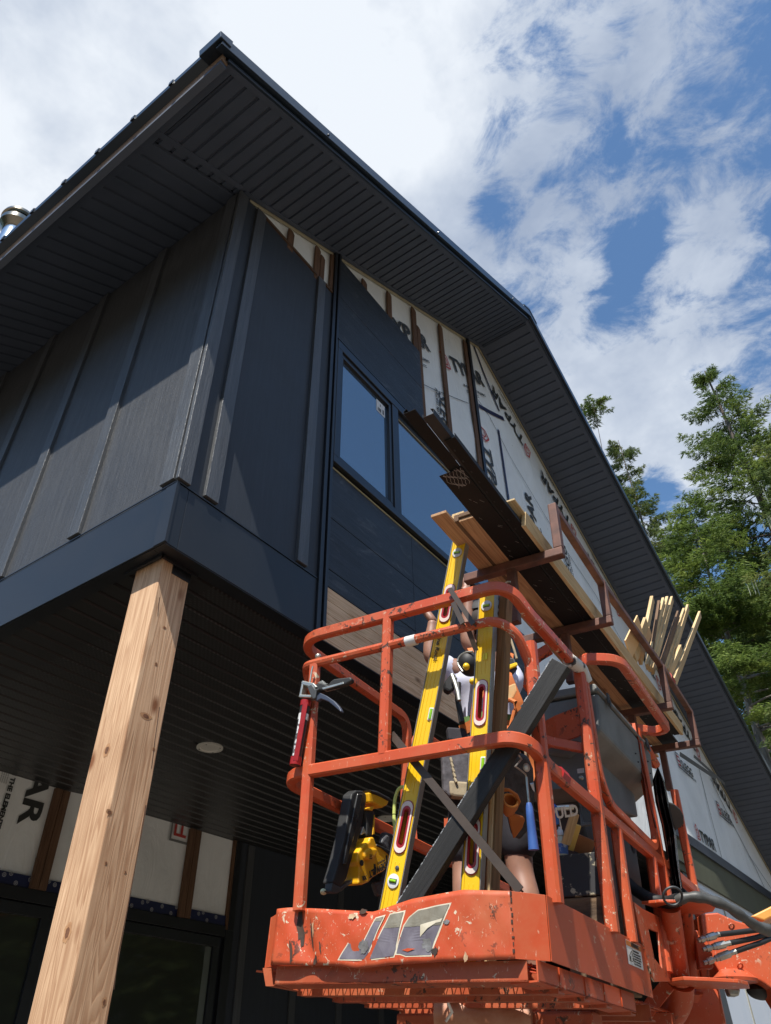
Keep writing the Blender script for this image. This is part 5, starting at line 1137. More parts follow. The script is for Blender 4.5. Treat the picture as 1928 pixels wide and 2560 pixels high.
for q in ((715,1180,740,1180,745,1330,720,1335),(885,1065,908,1060,912,1210,890,1212)):
    npoly([q[0:2],q[2:4],q[4:6],q[6:8]],Y0-.0008,.001,'vent_slot',MT['black'],body,bevel=0)
for k in range(3): npoly([(620,1055+24*k),(655,1058+24*k),(652,1070+24*k),(617,1066+24*k)],Y0-.0128,.001,'vent_slot',MT['black'],body,bevel=0)
def ntext(s,q,qx,size,sx=1,off=.0006,up=-1,z=-.0022):
    P=nV(*q); Q=nV(*qx); P.y=Y0+z; Q.y=Y0+z; x_=(Q-P).normalized(); u_=Vector((0,-1,0)).cross(x_); 
    Mt=MBK@frame(P,x_,u_); return text('lettering',s,Mt,size,MT['ink'],body,sx=sx,offset=off)
ntext('DEWALT',(878,1148),(755,1222),.030,1.05,.0010); ntext('XR',(605,1335),(560,1350),.020,1.1,.0008)
ntext('BRUSHLESS',(865,1110),(750,1170),.011,1.0,.0002)
# soft dark pouch beside it
t=thing('tool_pouch',L(*nV(1040,720)),'crumpled black tool pouch hanging beside the nail gun','pouch',None,MBK@Matrix.Translation(nV(1040,720)))
crk=simple('crumpled_black_cloth',(.060,.062,.066),.6,0,(.02,.021,.023),ns=24,detail=6,bmp=1.0,bdist=.012)
def tpoly(t,pts,v0,th,name,mat,zf=nV,bevel=.008):
    m=MB(); P=[zf(*q) for q in pts]; m.prism([(p.x,v0,p.z) for p in P],(0,th,0)); m.xf(WM[t].inverted()@MBK); return m.go(name,mat,t,WM[t],bevel=bevel)
tpoly(t,[(1000,720),(1130,760),(1190,900),(1190,1290),(1140,1500),(1090,1620),(960,1560),(1000,1400),(1040,1250),(1000,1100),(980,900)],NV-.01,.03,'pouch_body',crk)
tpoly(t,[(880,880),(900,820),(960,760),(1000,800),(985,960),(1000,1100),(990,1200),(960,1180),(970,1000)],NV-.03,.02,'pouch_flap',simple('grey_pouch_flap',(.16,.165,.17),.6,0,(.06,.06,.065),ns=20,bmp=.8,bdist=.006))
tpoly(t,[(800,1440),(960,1385),(1060,1400),(1090,1600),(860,1622)],NV-.02,.02,'pouch_pocket',crk)
m=MB(); P=fillet([oU(ng(*q),.33) for q in ((1345,230),(1330,130),(1265,85),(1195,130),(1150,260),(1140,500),(1160,800),(1205,1080),(1235,1300))],.1,4); m.tube(P,.0062,12)
tag(lp(m,'air_hose',simple('lime_hose',(.55,.62,.16),.45),None,smooth=True),'pale lime air hose looping behind the left spirit level','hose').parent=None
bpy.data.objects['air_hose'].matrix_basis=MBK
# ================================================================ caulking gun on the left end of the front rail
cz=z_(700,1640,.1447); CU=-.038
def cU(*q): return oU(cz(*q),CU)
caulk=thing('caulking_gun',L(*cU(400,1000)),'red caulking gun with black handle hanging at the left end of the platform','caulking gun',None,MBK@Matrix.Translation(cU(400,1000)))
def cgo(m,name,mat,**k): m.xf(WM[caulk].inverted()@MBK); return m.go(name,mat,caulk,WM[caulk],**k)
a=cU(262,1890); b=cU(450,800); ax=(b-a)
m=MB(); m.tube([a,a+ax*.03,a+ax*.12,a+ax*.99],1,20,radii=[.0175,.0185,.0178,.0178]); cgo(m,'cartridge',simple('cartridge_label',(.035,.03,.03),.4,0,(.02,.02,.02),ns=30),smooth=True)
m=MB(); m.tube([a+ax*.70+Vector((-.0,0,0)),a+ax*.80],.0183,20); cgo(m,'white_label_band',MT['whitep'],smooth=True)
side=(MBI.to_3x3()@(-FW)); side=(side-ax.normalized()*side.dot(ax.normalized())).normalized()
mr=simple('scuffed_red_metal',(.40,.02,.02),.32,.2,(.28,.012,.015),ns=30,detail=8); 
m=MB(); 
for f0,f1,r0 in ((0.0,.12,.0195),(.93,1.02,.0195)): m.tube([a+ax*f0,a+ax*f1],r0,20)
m.sweep([a+ax*.05+side*.018,a+ax*.97+side*.018],[(-.0095,-.003),(.0095,-.003),(.008,.002),(-.008,.002)],up=side); cgo(m,'cradle',mr,smooth=True,sharp=30)
rv=side.cross(ax.normalized())
m=MB(); m.sweep([a+ax*.12+side*.0172+rv*.010,a+ax*.72+side*.0172+rv*.010],[(-.003,-.0012),(.003,-.0012),(.003,.0012),(-.003,.0012)],up=side+rv*.4); cgo(m,'label_text_strip',simple('pale_label_print',(.6,.6,.6),.5,0,(.05,.05,.05),ns=90,lo=.48,hi=.52))
def cpoly(pts,th,name,mat,off=0,bevel=.003):
    m=MB(); P=[cU(*q) for q in pts]; m.prism([(CU-th/2+off,p.y,p.z) for p in P],(th,0,0)); return cgo(m,name,mat,bevel=bevel)
cpoly([(365,740),(415,470),(450,480),(405,735)],.03,'frame',MT['steel'])
cpoly([(405,480),(430,450),(620,490),(690,560),(640,580),(420,520)],.03,'frame',MT['steel'])
cpoly([(365,740),(580,750),(600,700),(380,690)],.034,'frame',MT['steel'])
cpoly([(515,560),(600,520),(660,600),(740,590),(680,640),(660,760),(620,780),(570,690)],.036,'mechanism',MT['darkp'],0)
cpoly([(640,500),(750,480),(860,520),(900,460),(960,415),(1030,405),(1240,380),(1270,410),(1250,460),(1130,520),(900,570),(760,605),(690,630),(640,580)],.022,'handle',MT['black'],bevel=.005)
cpoly([(755,570),(1000,505),(1130,470),(1135,500),(1000,540),(775,602)],.024,'handle_stripe',MT['steel'],bevel=.001)
cpoly([(665,475),(760,430),(790,480),(860,495),(760,540)],.018,'thumb_release',MT['greyp'])
cpoly([(640,650),(700,640),(830,700),(960,790),(1050,890),(1085,960),(1075,985),(980,900),(860,800),(730,750),(650,790),(610,740)],.016,'trigger',simple('navy_grip',(.05,.06,.09),.35),bevel=.004)
m=MB(); m.tube([cU(500,560),cU(520,450),cU(545,280),cU(568,180)],.0033,8); cgo(m,'plunger_rod',MT['steel'],smooth=True)
# ================================================================ hammer hung on the side rail
hV=-.03
def hp2(*q): return oV(s9(*q),hV)
ham=thing('hammer',L(*hp2(160,300)),'hammer with a blue rubber handle hanging upside down inside the side rail','hammer',None,MBK@Matrix.Translation(hp2(160,300)))
def hgo(m,name,mat,**k): m.xf(WM[ham].inverted()@MBK); return m.go(name,mat,ham,WM[ham],**k)
m=MB(); A_=hp2(176,530); B2=hp2(228,1020); m.tube([A_+(B2-A_)*f for f in (0,.1,.3,.6,.85,1)],1,16,radii=[.007,.0105,.0115,.0125,.014,.015]); hgo(m,'grip',simple('blue_rubber_grip',(.045,.11,.33),.45,0,(.03,.08,.26),ns=20,bmp=.2),smooth=True)
m=MB(); m.tube([hp2(152,260),hp2(178,540)],.0042,10); hgo(m,'shaft',MT['steel'],smooth=True)
m=MB(); c=hp2(152,162); m.ball(c,.0125,18,12,sy=.8); hgo(m,'face',simple('pale_hammer_face',(.62,.60,.56),.3,.3),smooth=True)
m=MB(); m.tube([hp2(70,30),hp2(100,75),hp2(35,150),hp2(90,190),hp2(140,230),hp2(165,310)],.0026,8); hgo(m,'wire_hook',MT['steel'],smooth=True)
# ================================================================ orange pouches and dark webbing near the stud
def atL(q,d): return toL(at(q[0],q[1],d))
og=simple('orange_suede',(.55,.17,.03),.75,0,(.42,.12,.025),ns=8,bmp=.3)
t=thing('tool_belt_pouch',L(*atL(z3(1300,200),2.25)),'open orange suede tool pouch hanging to the right of the brown stud','pouch',None,MBK@Matrix.Translation(atL(z3(1300,200),2.25)))
def pgo(m,t,name,mat,**k): m.xf(WM[t].inverted()@MBK); return m.go(name,mat,t,WM[t],**k)
m=MB(); C=atL(z3(1310,230),2.25); X_=atL(z3(1400,290),2.25)-C; Y_2=atL(z3(1360,150),2.30)-C; D_=atL(z3(1270,420),2.25)-C; n=26
rings=[(1.0,0.0,0),(1.12,.02,0),(1.1,.3,0),(.8,.75,0),(.35,1.0,0)]
vs=[C+(X_*math.cos(2*PI*j/n)+Y_2*math.sin(2*PI*j/n)*.8)*r+D_*k for r,k,_ in rings for j in range(n)]
m.add(vs,[(i*n+j,(i+1)*n+j,(i+1)*n+(j+1)%n,i*n+(j+1)%n) for i in range(len(rings)-1) for j in range(n)]); pgo(m,t,'pouch_cup',og,smooth=True,solid=.003)
m=MB(); m.tube([C+(X_*math.cos(2*PI*j/n)+Y_2*math.sin(2*PI*j/n)*.8)*1.0 for j in range(n)],.0038,8,closed=True,cap=False); pgo(m,t,'pouch_rim',simple('orange_binding',(.72,.25,.03),.6,ns=40),smooth=True)
m=MB(); P=[atL(z3(*q),2.27) for q in ((1210,60),(1300,70),(1420,150),(1460,250),(1400,380),(1330,340),(1420,260),(1380,180),(1290,110),(1215,110))]; m.prism(P,lvec(FW)*.01); pgo(m,t,'pouch_back',og,bevel=.003)
m=MB(); P=[atL(z3(*q),2.24) for q in ((1275,400),(1400,430),(1490,460),(1520,500),(1480,620),(1400,730),(1360,770),(1320,620))]; m.prism(P,lvec(FW)*.012); pgo(m,t,'pouch_flap',og,bevel=.004)
t=thing('dark_jacket',L(*atL(z2(1400,1300),2.45)),'black jacket hung inside the side rail behind the hammer','jacket',None,MBK@Matrix.Translation(atL(z2(1400,1300),2.45)))
m=MB(); P=[atL(z2(*q),2.45) for q in ((1200,1180),(1300,1060),(1430,1030),(1560,1060),(1640,1250),(1660,1600),(1640,1900),(1560,2120),(1440,2260),(1330,2150),(1270,1900),(1200,1750),(1180,1450))]; m.prism(P,lvec(FW)*.03); pgo(m,t,'jacket_body',crk,bevel=.015)
m=MB(); P=[atL(z2(*q),2.44) for q in ((1590,1450),(1640,1440),(1650,1560),(1620,1520))]; m.prism(P,lvec(FW)*.01); pgo(m,t,'jacket_label',MT['whitep'])
# ================================================================ black box with a wooden base, bottle, blue packet, offcuts
BU=.62
Q=[oU(s9(*q),BU) for q in ((468,1090),(885,1022),(940,1666),(525,1666))]
v0,v1=Q[0].y,Q[1].y; wt_=(Q[0].z+Q[1].z)/2
peel=simple('peeling_black_paint',(.42,.37,.25),.7,0,(.028,.028,.03),ns=16,detail=9,bmp=.3,lo=.57,hi=.60)
t=thing('tool_box',L(BU,v0,0),'black box with peeling paint on a battered brown wooden base inside the platform','box',None,MBK@Matrix.Translation((BU,v0,0)))
m=MB(); m.box(BU,BU+.32,v1,v0,wt_*.66,wt_); pgo(m,t,'box_body',peel,bevel=.004)
m=MB(); m.box(BU+.006,BU+.31,v1+.004,v0-.004,0,wt_*.66-.001); pgo(m,t,'wooden_base',simple('rotten_brown_wood',(.19,.12,.065),.85,0,(.055,.035,.022),ns=5,detail=8,sc=(1,1,4),bmp=.9,bdist=.01),bevel=.006)
m=MB(); c=oU(s9(525,1085),BU+.035); bt_=thing('glue_bottle',L(c.x,c.y,wt_),'white glue bottle with a blue label standing on the black box','bottle',None,MBK@Matrix.Translation((c.x,c.y,wt_)))
m.lathe([(.020,.001),(.0215,.004),(.0215,.048),(.018,.060),(.010,.066),(.010,.070)],24,(c.x,c.y,wt_)); pgo(m,bt_,'bottle_body',simple('cream_bottle',(.62,.60,.45),.4),smooth=True,sharp=50)
m=MB(); m.lathe([(.0220,.008),(.0222,.009),(.0222,.040),(.0218,.041)],24,(c.x,c.y,wt_)); pgo(m,bt_,'bottle_label',simple('blue_label',(.06,.14,.40),.4,0,(.5,.55,.65),ns=30,lo=.36,hi=.42),smooth=True)
m=MB(); m.lathe([(.012,.070),(.0125,.074),(.011,.088),(.006,.092),(.004,.100),(.0001,.101)],20,(c.x,c.y,wt_)); pgo(m,bt_,'bottle_cap',MT['whitep'],smooth=True,sharp=50)
DP=2.42
t=thing('sealant_packet',L(*atL(s9(440,570),DP)),'blue foil sealant packet with white letters hanging from a grey tube','packet',None,MBK@Matrix.Translation(atL(s9(440,570),DP)))
m=MB(); P=[atL(s9(*q),DP) for q in ((385,560),(470,558),(492,660),(500,755),(470,765),(400,740))]; m.prism(P,lvec(FW)*.02); pk=pgo(m,t,'packet_foil',simple('blue_foil',(.015,.13,.48),.25,.2,(.01,.09,.36),ns=12),bevel=.004)
A_=atL(s9(402,705),DP-.002); B2=atL(s9(490,690),DP-.002); x_=(B2-A_).normalized(); Mt=MBK@frame(A_,x_,None,lvec(-FW)); text('lettering','PULD',Mt,.052,MT['whitep'],pk,sx=.75,offset=.0015)
m=MB(); m.tube([atL(s9(465,585),DP+.01),atL(s9(640,575),DP+.01)],.0095,14); pgo(m,t,'grey_tube',MT['steel'],smooth=True)
m=MB(); P=[atL(s9(*q),DP) for q in ((492,660),(520,790),(522,830),(500,760))]; m.prism(P,lvec(FW)*.004); pgo(m,t,'packet_tip',MT['whitep'])
for k,(q0,q1,w_,mt_,lb) in enumerate((((560,960),(655,640),.03,MT['plyl'],'pale strip on the left of the offcuts behind the console'),((610,1020),(690,760),.02,simple('bright_pine',(.80,.55,.15),.6,0,(.7,.45,.12),ns=6),'bright yellow strip in the middle of the offcuts behind the console'),((680,1040),(750,880),.09,simple('reddish_offcut',(.40,.18,.07),.7,0,(.3,.12,.05),ns=6),'wide reddish offcut lowest behind the console'))):
    a=atL(s9(*q0),2.5+.02*k); b=atL(s9(*q1),2.5+.02*k); board('wood_offcut',tuple(a),tuple(b),w_,.012,mt_,lb,'offcut','offcuts standing behind the console',up=tuple(FWl))
# ================================================================ black plastic sheet tied to the rail, with a round spreader
zT=z_(1628,1880,.18)
lft=[(85,215),(20,400),(60,700),(140,1000),(200,1350),(240,1600),(300,1900)]; rgt=[(100,215),(190,420),(260,760),(345,1120),(370,1400),(400,1640),(440,1900)]
t=thing('plastic_sheet',L(*atL(zT(90,215),3.0)),'black plastic sheet tied to the platform rail and hanging in long folds','plastic sheet',None,MBK@Matrix.Translation(atL(zT(90,215),3.0)))
m=MB(); nc=30; V=[]
def ip(P,f): i=min(int(f*(len(P)-1)),len(P)-2); k=f*(len(P)-1)-i; return (P[i][0]*(1-k)+P[i+1][0]*k,P[i][1]*(1-k)+P[i+1][1]*k)
nr=30
for r in range(nr+1):
    f=r/nr; A2_=ip(lft,f); B2_=ip(rgt,f)
    for c in range(nc+1):
        g=c/nc; q=(A2_[0]*(1-g)+B2_[0]*g,A2_[1]*(1-g)+B2_[1]*g); V.append(atL(zT(*q),3.0+.03*math.sin(g*19+f*2)*min(1,f*4)))
m.add(V,[(r*(nc+1)+c,r*(nc+1)+c+1,(r+1)*(nc+1)+c+1,(r+1)*(nc+1)+c) for r in range(nr) for c in range(nc)]); pgo(m,t,'sheet_folds',simple('black_polythene',(.025,.026,.03),.25,0,(.02,.02,.022),ns=8,bmp=.3,spec=.7),smooth=True)
m=MB(); P=[atL(zT(*q),3.02) for q in ((245,700),(330,730),(410,800),(455,890),(460,1000),(340,1100),(300,980),(260,850))]; m.prism(P,lvec(FW)*.012); pgo(m,t,'round_spreader',simple('dull_black_disc',(.05,.045,.04),.6,0,(.03,.03,.028),ns=10),bevel=.004)
# ================================================================ worker
def skin_mesh(name,nodes,edges,mat,parent,M,root=0,sub=2,label=None):
    bm=bmesh.new(); sl_=bm.verts.layers.skin.verify(); vs=[]
    for i,(p,r) in enumerate(nodes):
        v=bm.verts.new(p); v[sl_].radius=(r,r) if not isinstance(r,tuple) else r; v[sl_].use_root=(i==root); vs.append(v)
    for a,b in edges: bm.edges.new((vs[a],vs[b]))
    me=bpy.data.meshes.new(name); bm.to_mesh(me); bm.free(); me.materials.append(mat)
    o=bpy.data.objects.new(name,me); COL.objects.link(o)
    s=o.modifiers.new('skin','SKIN'); s.use_smooth_shade=True; s.branch_smoothing=.5; d=o.modifiers.new('sub','SUBSURF'); d.levels=sub; d.render_levels=sub
    return place(o,parent,M,label=label)
skinm=simple('skin',(.33,.175,.12),.5,0,(.26,.13,.09),ns=8)
skinm.node_tree.nodes['Principled BSDF'].inputs['Subsurface Weight'].default_value=.05
shirt=simple('lavender_white_shirt',(.62,.63,.76),.8,0,(.52,.53,.66),ns=5,bmp=.5,bdist=.01); shorts=simple('charcoal_work_shorts',(.036,.034,.042),.85,0,(.024,.022,.028),ns=12,bmp=.5,bdist=.006)
orw=simple('orange_webbing',(.62,.17,.035),.7,0,(.5,.13,.03),ns=30,bmp=.3); grw=simple('green_webbing',(.12,.22,.06),.7)
fd=Vector((.75,.66,0)).normalized(); rt=Vector((.66,-.75,0)).normalized()
pel=Vector((1.22,.60,1.00))
def pp(r,f,w): return Vector((1.22,.60,0))+rt*r+fd*f+Vector((0,0,w))
person=thing('person',L(1.22,.60,0),'person in pale shirt and dark shorts reaching up to the wall from the lift','person',None,MBK@Matrix.Translation((1.22,.60,0)))
PI_=WM[person].inverted()@MBK
def K_(v): return PI_@Vector(v)
shL=pp(-.185,.0,1.415); shR=pp(.185,.0,1.415)
elL=oU((1074,1640),1.02); haL=oU((1082,1552),1.02); elR=oU((1168,1610),1.14); haR=oU((1172,1482),1.12)
hc=oU((1204,1562),1.22)
kn={'L':pp(-.12,.04,.50),'R':pp(.12,.02,.50)}; an={'L':pp(-.15,-.02,.09),'R':pp(.15,-.03,.09)}
nodes=[(K_(pp(0,0,.98)),.135),(K_(pp(0,0,1.12)),.125),(K_(pp(0,.0,1.28)),.145),(K_(pp(0,-.01,1.42)),.10),(K_(pp(0,.0,1.50)),.055),(K_(hc+Vector((0,0,-.06))),.06),(K_(hc),.088),(K_(hc+Vector((0,0,.07))),.07),
 (K_(shL),.062),(K_(elL),.043),(K_((elL*.45+haL*.55)),.038),(K_(haL+(elL-haL)*.12),.027),(K_(haL),.030),
 (K_(shR),.062),(K_(elR),.043),(K_((elR*.45+haR*.55)),.038),(K_(haR+(elR-haR)*.12),.027),(K_(haR),.030),
 (K_(pp(-.10,0,.90)),.095),(K_(kn['L']),.062),(K_((kn['L']+an['L'])/2+Vector((0,0,.08))-fd*.02),.06),(K_(an['L']),.038),(K_(an['L']+fd*.13+Vector((0,0,-.04))),.035),
 (K_(pp(.10,0,.90)),.095),(K_(kn['R']),.062),(K_((kn['R']+an['R'])/2+Vector((0,0,.08))-fd*.02),.06),(K_(an['R']),.038),(K_(an['R']+fd*.13+Vector((0,0,-.04))),.035)]
edges=[(0,1),(1,2),(2,3),(3,4),(4,5),(5,6),(6,7),(3,8),(8,9),(9,10),(10,11),(11,12),(3,13),(13,14),(14,15),(15,16),(16,17),(0,18),(18,19),(19,20),(20,21),(21,22),(0,23),(23,24),(24,25),(25,26),(26,27)]
skin_mesh('body',nodes,edges,skinm,person,WM[person])
nodes2=[(K_(pp(0,0,1.02)),.150),(K_(pp(0,0,1.14)),.142),(K_(pp(0,0,1.28)),.160),(K_(pp(0,-.01,1.42)),.115),(K_(shL),.078),(K_(shL*.45+elL*.55),.070),(K_(shR),.078),(K_(shR*.45+elR*.55),.070)]
skin_mesh('shirt',nodes2,[(0,1),(1,2),(2,3),(3,4),(4,5),(3,6),(6,7)],shirt,person,WM[person])
nodes3=[(K_(pp(0,0,1.03)),.148),(K_(pp(0,0,.95)),.150),(K_(pp(-.11,0,.86)),.112),(K_(kn['L']+Vector((0,0,-.02))),.088),(K_(pp(.11,0,.86)),.112),(K_(kn['R']+Vector((0,0,.02))),.088)]
skin_mesh('work_shorts',nodes3,[(0,1),(1,2),(2,3),(1,4),(4,5)],shorts,person,WM[person])
# hands: palm and five unequal, bent fingers
def hand(c,up_,out,mir):
    up_=up_.normalized(); out=(out-up_*out.dot(up_)).normalized(); sd=up_.cross(out)*mir
    nodes=[(K_(c-up_*.02),.022),(K_(c+up_*.03),.030),(K_(c+up_*.065),.026)]; edges=[(0,1),(1,2)]
    for k,(off_,ln,bd) in enumerate(((-.030,.070,.5),(-.010,.080,.35),(.011,.075,.45),(.031,.058,.7))):
        b0=c+up_*.075+sd*off_; p1=b0+up_*ln*.45+out*.004; p2=b0+up_*ln*(.78)+out*ln*bd*.35; p3=b0+up_*ln*(.98-bd*.25)+out*ln*bd*.75; i=len(nodes)
        nodes+=[(K_(b0),.0105),(K_(p1),.0095),(K_(p2),.0088),(K_(p3),.0075)]; edges+=[(2,i),(i,i+1),(i+1,i+2),(i+2,i+3)]
    i=len(nodes); t0=c+up_*.015-sd*.034+out*.01; nodes+=[(K_(t0),.012),(K_(t0-sd*.022+up_*.025+out*.01),.0105),(K_(t0-sd*.026+up_*.052+out*.02),.009)]; edges+=[(1,i),(i,i+1),(i+1,i+2)]
    skin_mesh('hand',nodes,edges,skinm,person,WM[person],root=1,sub=1)
hand(haL,(haL-elL)+Vector((0,.2,.1)),Vector((.2,1,0)),1); hand(haR,(haR-elR)+Vector((.0,.15,.1)),Vector((.2,1,0)),-1)
# head details: cap, hair, ears, nose
m=MB(); hh=K_(hc); m.ball(hh+Vector((0,0,.045)),.108,20,12,sz=.85); m.f=[f for f in m.f if sum(m.v[i].z for i in f)/len(f)>hh.z+.035]; m.m=[0]*len(m.f); m.go('cap',simple('black_cap',(.018,.018,.02),.7),person,WM[person],smooth=True)
m=MB(); fv=(WM[person].to_3x3().inverted()@(MBK.to_3x3()@fd)); m.ball(hh+fd*.10+Vector((0,0,.055)),.075,18,8,sz=.10,sx=1.0,sy=1.0); m.go('cap_peak',simple('pale_cap_peak',(.6,.6,.62),.7),person,WM[person],smooth=True)
m=MB(); m.ball(hh-fd*.02+Vector((0,0,-.005)),.097,18,10,sz=.9); m.f=[f for f in m.f if (sum((m.v[i] for i in f),Vector())/len(f)-hh).dot(fd)<.005]; m.m=[0]*len(m.f); m.go('hair',simple('dark_hair',(.03,.02,.015),.8),person,WM[person],smooth=True)
for s in (-1,1):
    m=MB(); m.ball(hh+rt*s*.092+Vector((0,0,-.005)),.028,12,8,sx=.5,sy=.8,sz=1.1); m.go('ear',skinm,person,WM[person],smooth=True)
m=MB(); m.ball(hh+fd*.10+Vector((0,0,-.01)),.016,10,8,sz=1.4); m.go('nose',skinm,person,WM[person],smooth=True)
for s in (-1,1):
    m=MB(); m.ball(hh+fd*.085+rt*s*.032+Vector((0,0,.012)),.012,10,8); m.go('eye',MT['whitep'],person,WM[person],smooth=True)
m=MB(); m.ball(hh+fd*.092+Vector((0,0,-.045)),.02,12,8,sx=.9,sy=.9,sz=.3); m.go('mouth',simple('lips',(.35,.12,.1),.5),person,WM[person],smooth=True)
# boots
for k in 'LR':
    m=MB(); a=K_(an[k]); m.ball(a+fd*.05+Vector((0,0,-.035)),.075,14,9,sx=1.35,sy=1.1,sz=.75); m.go('boot',MT['plydark'],person,WM[person],smooth=True)
# harness
def strap(pts,w_,mat,name='harness_strap'):
    m=MB(); P=fillet([K_(p) for p in pts],.05,4); cen=K_(pp(0,0,1.25)); m.sweep(P,[(-w_/2,-.003),(w_/2,-.003),(w_/2,.003),(-w_/2,.003)],up=-fd); m.go(name,mat,person,WM[person])
strap([pp(-.12,-.155,1.04),pp(-.10,-.185,1.20),pp(-.05,-.19,1.33),pp(-.10,-.10,1.50)],.045,orw)
strap([pp(.12,-.155,1.04),pp(.10,-.185,1.20),pp(.05,-.19,1.33),pp(.10,-.10,1.50)],.045,orw)
strap([pp(-.165,-.10,1.06),pp(-.10,-.175,1.08),pp(.10,-.175,1.08),pp(.165,-.10,1.06)],.05,orw)
strap([pp(-.165,-.08,1.11),pp(-.08,-.175,1.12),pp(.10,-.175,1.12)],.03,grw)
strap([pp(.15,-.14,1.04),pp(.17,-.12,.92),pp(.12,-.15,.80)],.04,orw)
m=MB(); a=[K_(q) for q in (pp(-.17,-.10,1.30),pp(-.18,-.12,1.2),pp(-.17,-.15,1.08))]; m.tube(a,.014,10); m.go('harness_lanyard',MT['black'],person,WM[person],smooth=True)
# tool belt
m=MB(); n=28; m.sweep([K_(pp(.165*math.cos(2*PI*k/n),.150*math.sin(2*PI*k/n),1.035)) for k in range(n)],[(-.003,-.03),(.003,-.03),(.003,.03),(-.003,.03)],closed=True,cap=False); m.go('tool_belt',simple('black_belt',(.03,.028,.028),.7),person,WM[person])
pm=simple('worn_grey_pouch',(.12,.11,.12),.85,0,(.05,.045,.05),ns=20,bmp=.7,bdist=.006); tan=simple('tan_pouch_flap',(.38,.31,.20),.85,0,(.28,.22,.14),ns=25,bmp=.4)
for (q,ww,hh_,mt_,nm) in ((z2(560,1300),.13,.20,pm,'belt_pouch'),(z2(600,1510),.09,.07,tan,'belt_pouch'),(z2(460,1380),.05,.10,tan,'belt_pouch'),(z2(640,760),.14,.07,shorts,'belt_pad')):
    c=oU(q,1.0 if nm=='belt_pouch' else 1.02); c=K_(c); m=MB(); t_=Vector((.6,-.8,0)).normalized(); Mx=frame(c,t_,(0,0,1)); m.prism([(-ww/2,hh_/2,0),(ww/2,hh_/2,0),(ww*.42,-hh_*.45,0),(ww*.2,-hh_/2,0),(-ww*.25,-hh_/2,0),(-ww*.45,-hh_*.4,0)],(0,0,-.05)); m.xf(Mx); m.go(nm,mt_,person,WM[person],bevel=.010)
for k in range(5):
    c=K_(oU(z2(480+14*k,1080+70*k),.985)); d=K_(oU(z2(500+16*k,1140+70*k),.985)); m=MB(); m.tube([c,d],.006,8); m.go('beaded_cord',tan,person,WM[person],smooth=True)
# ear defenders and tape measures worn at the neck and side
def rnd(q,u_,r,mat,name,sx=1,sy=1,sz=1):
    m=MB(); m.ball(K_(oU(q,u_)),r,18,12,sx=sx,sy=sy,sz=sz); return m.go(name,mat,person,WM[person],smooth=True)
rnd(z1(745,1330),.98,.062,MT['black'],'ear_defender',1,.9,1.0); rnd(z1(700,1370),.93,.018,MT['yellow'],'ear_defender_rim',1,.9,1)
m=MB(); P=[K_(oU(z1(*q),.93)) for q in ((790,1160),(700,1170),(620,1210),(575,1280),(590,1350),(650,1440))]; m.tube(fillet(P,.03,4),.0055,10); m.go('ear_defender_band',MT['steel'],person,WM[person],smooth=True)
m=MB(); P=[K_(oU(z1(*q),1.12)) for q in ((1255,1350),(1400,1300),(1425,1350),(1290,1410))]; m.prism(P,(.03,.03,0)); m.go('tape_measure_case',MT['yellow'],person,WM[person],bevel=.006)
m=MB(); P=[K_(oU(z1(*q),1.13)) for q in ((1255,1230),(1370,1240),(1420,1390),(1390,1440),(1260,1490))]; m.prism(P,(.05,.05,0)); m.go('tape_measure_clip',MT['black'],person,WM[person],bevel=.010)
m=MB(); P=[K_(oU(z1(*q),1.12)) for q in ((1255,900),(1320,1000),(1370,1150),(1400,1260))]; m.tube(P,.006,8); m.go('harness_cord',tan,person,WM[person],smooth=True)
m=MB(); P=[K_(oU(z1(*q),1.14)) for q in ((1250,920),(1330,1000),(1350,1090),(1300,1160),(1250,1180))]; m.prism(P,(.05,.05,0)); m.go('ear_defender',MT['black'],person,WM[person],bevel=.015)
# dark driver and clip tool by the left shoulder
m=MB(); P=[K_(oU(z1(*q),.95)) for q in ((390,1580),(480,1470),(540,1460),(580,1520),(560,1640),(470,1720),(400,1680))]; m.prism(P,(.04,.03,0)); m.go('holstered_driver',MT['black'],person,WM[person],bevel=.010)
m=MB(); P=[K_(oU(z1(*q),.93)) for q in ((500,1480),(545,1600),(580,1720),(600,1840))]; m.tube(P,.011,8); m.go('steel_clip',MT['steel'],person,WM[person],smooth=True)
m=MB(); m.ball(K_(oU(z1(785,1575),.90)),.015,14,10); m.go('yellow_button',MT['yellow'],person,WM[person],smooth=True)
# patterned orange and green sling over the right side
pat=simple('orange_green_sling',(.60,.26,.09),.8,0,(.45,.36,.18),ns=10,bmp=.6,bdist=.01,sc=(1,1,.4)) 
m=MB(); P=[K_(oU(z2(*q),1.06)) for q in ((1060,260),(1250,90),(1390,30),(1410,150),(1360,250),(1250,330),(1060,480))]; m.prism(P,(.03,.03,0)); m.go('sling',pat,person,WM[person],bevel=.008)
m=MB(); P=[K_(oU(z2(*q),1.05)) for q in ((1250,290),(1310,275),(1380,310),(1370,430),(1320,640),(1280,690),(1240,640))]; m.tube(P,.010,8,closed=True,cap=False); m.go('bag_strap',orw,person,WM[person],smooth=True)
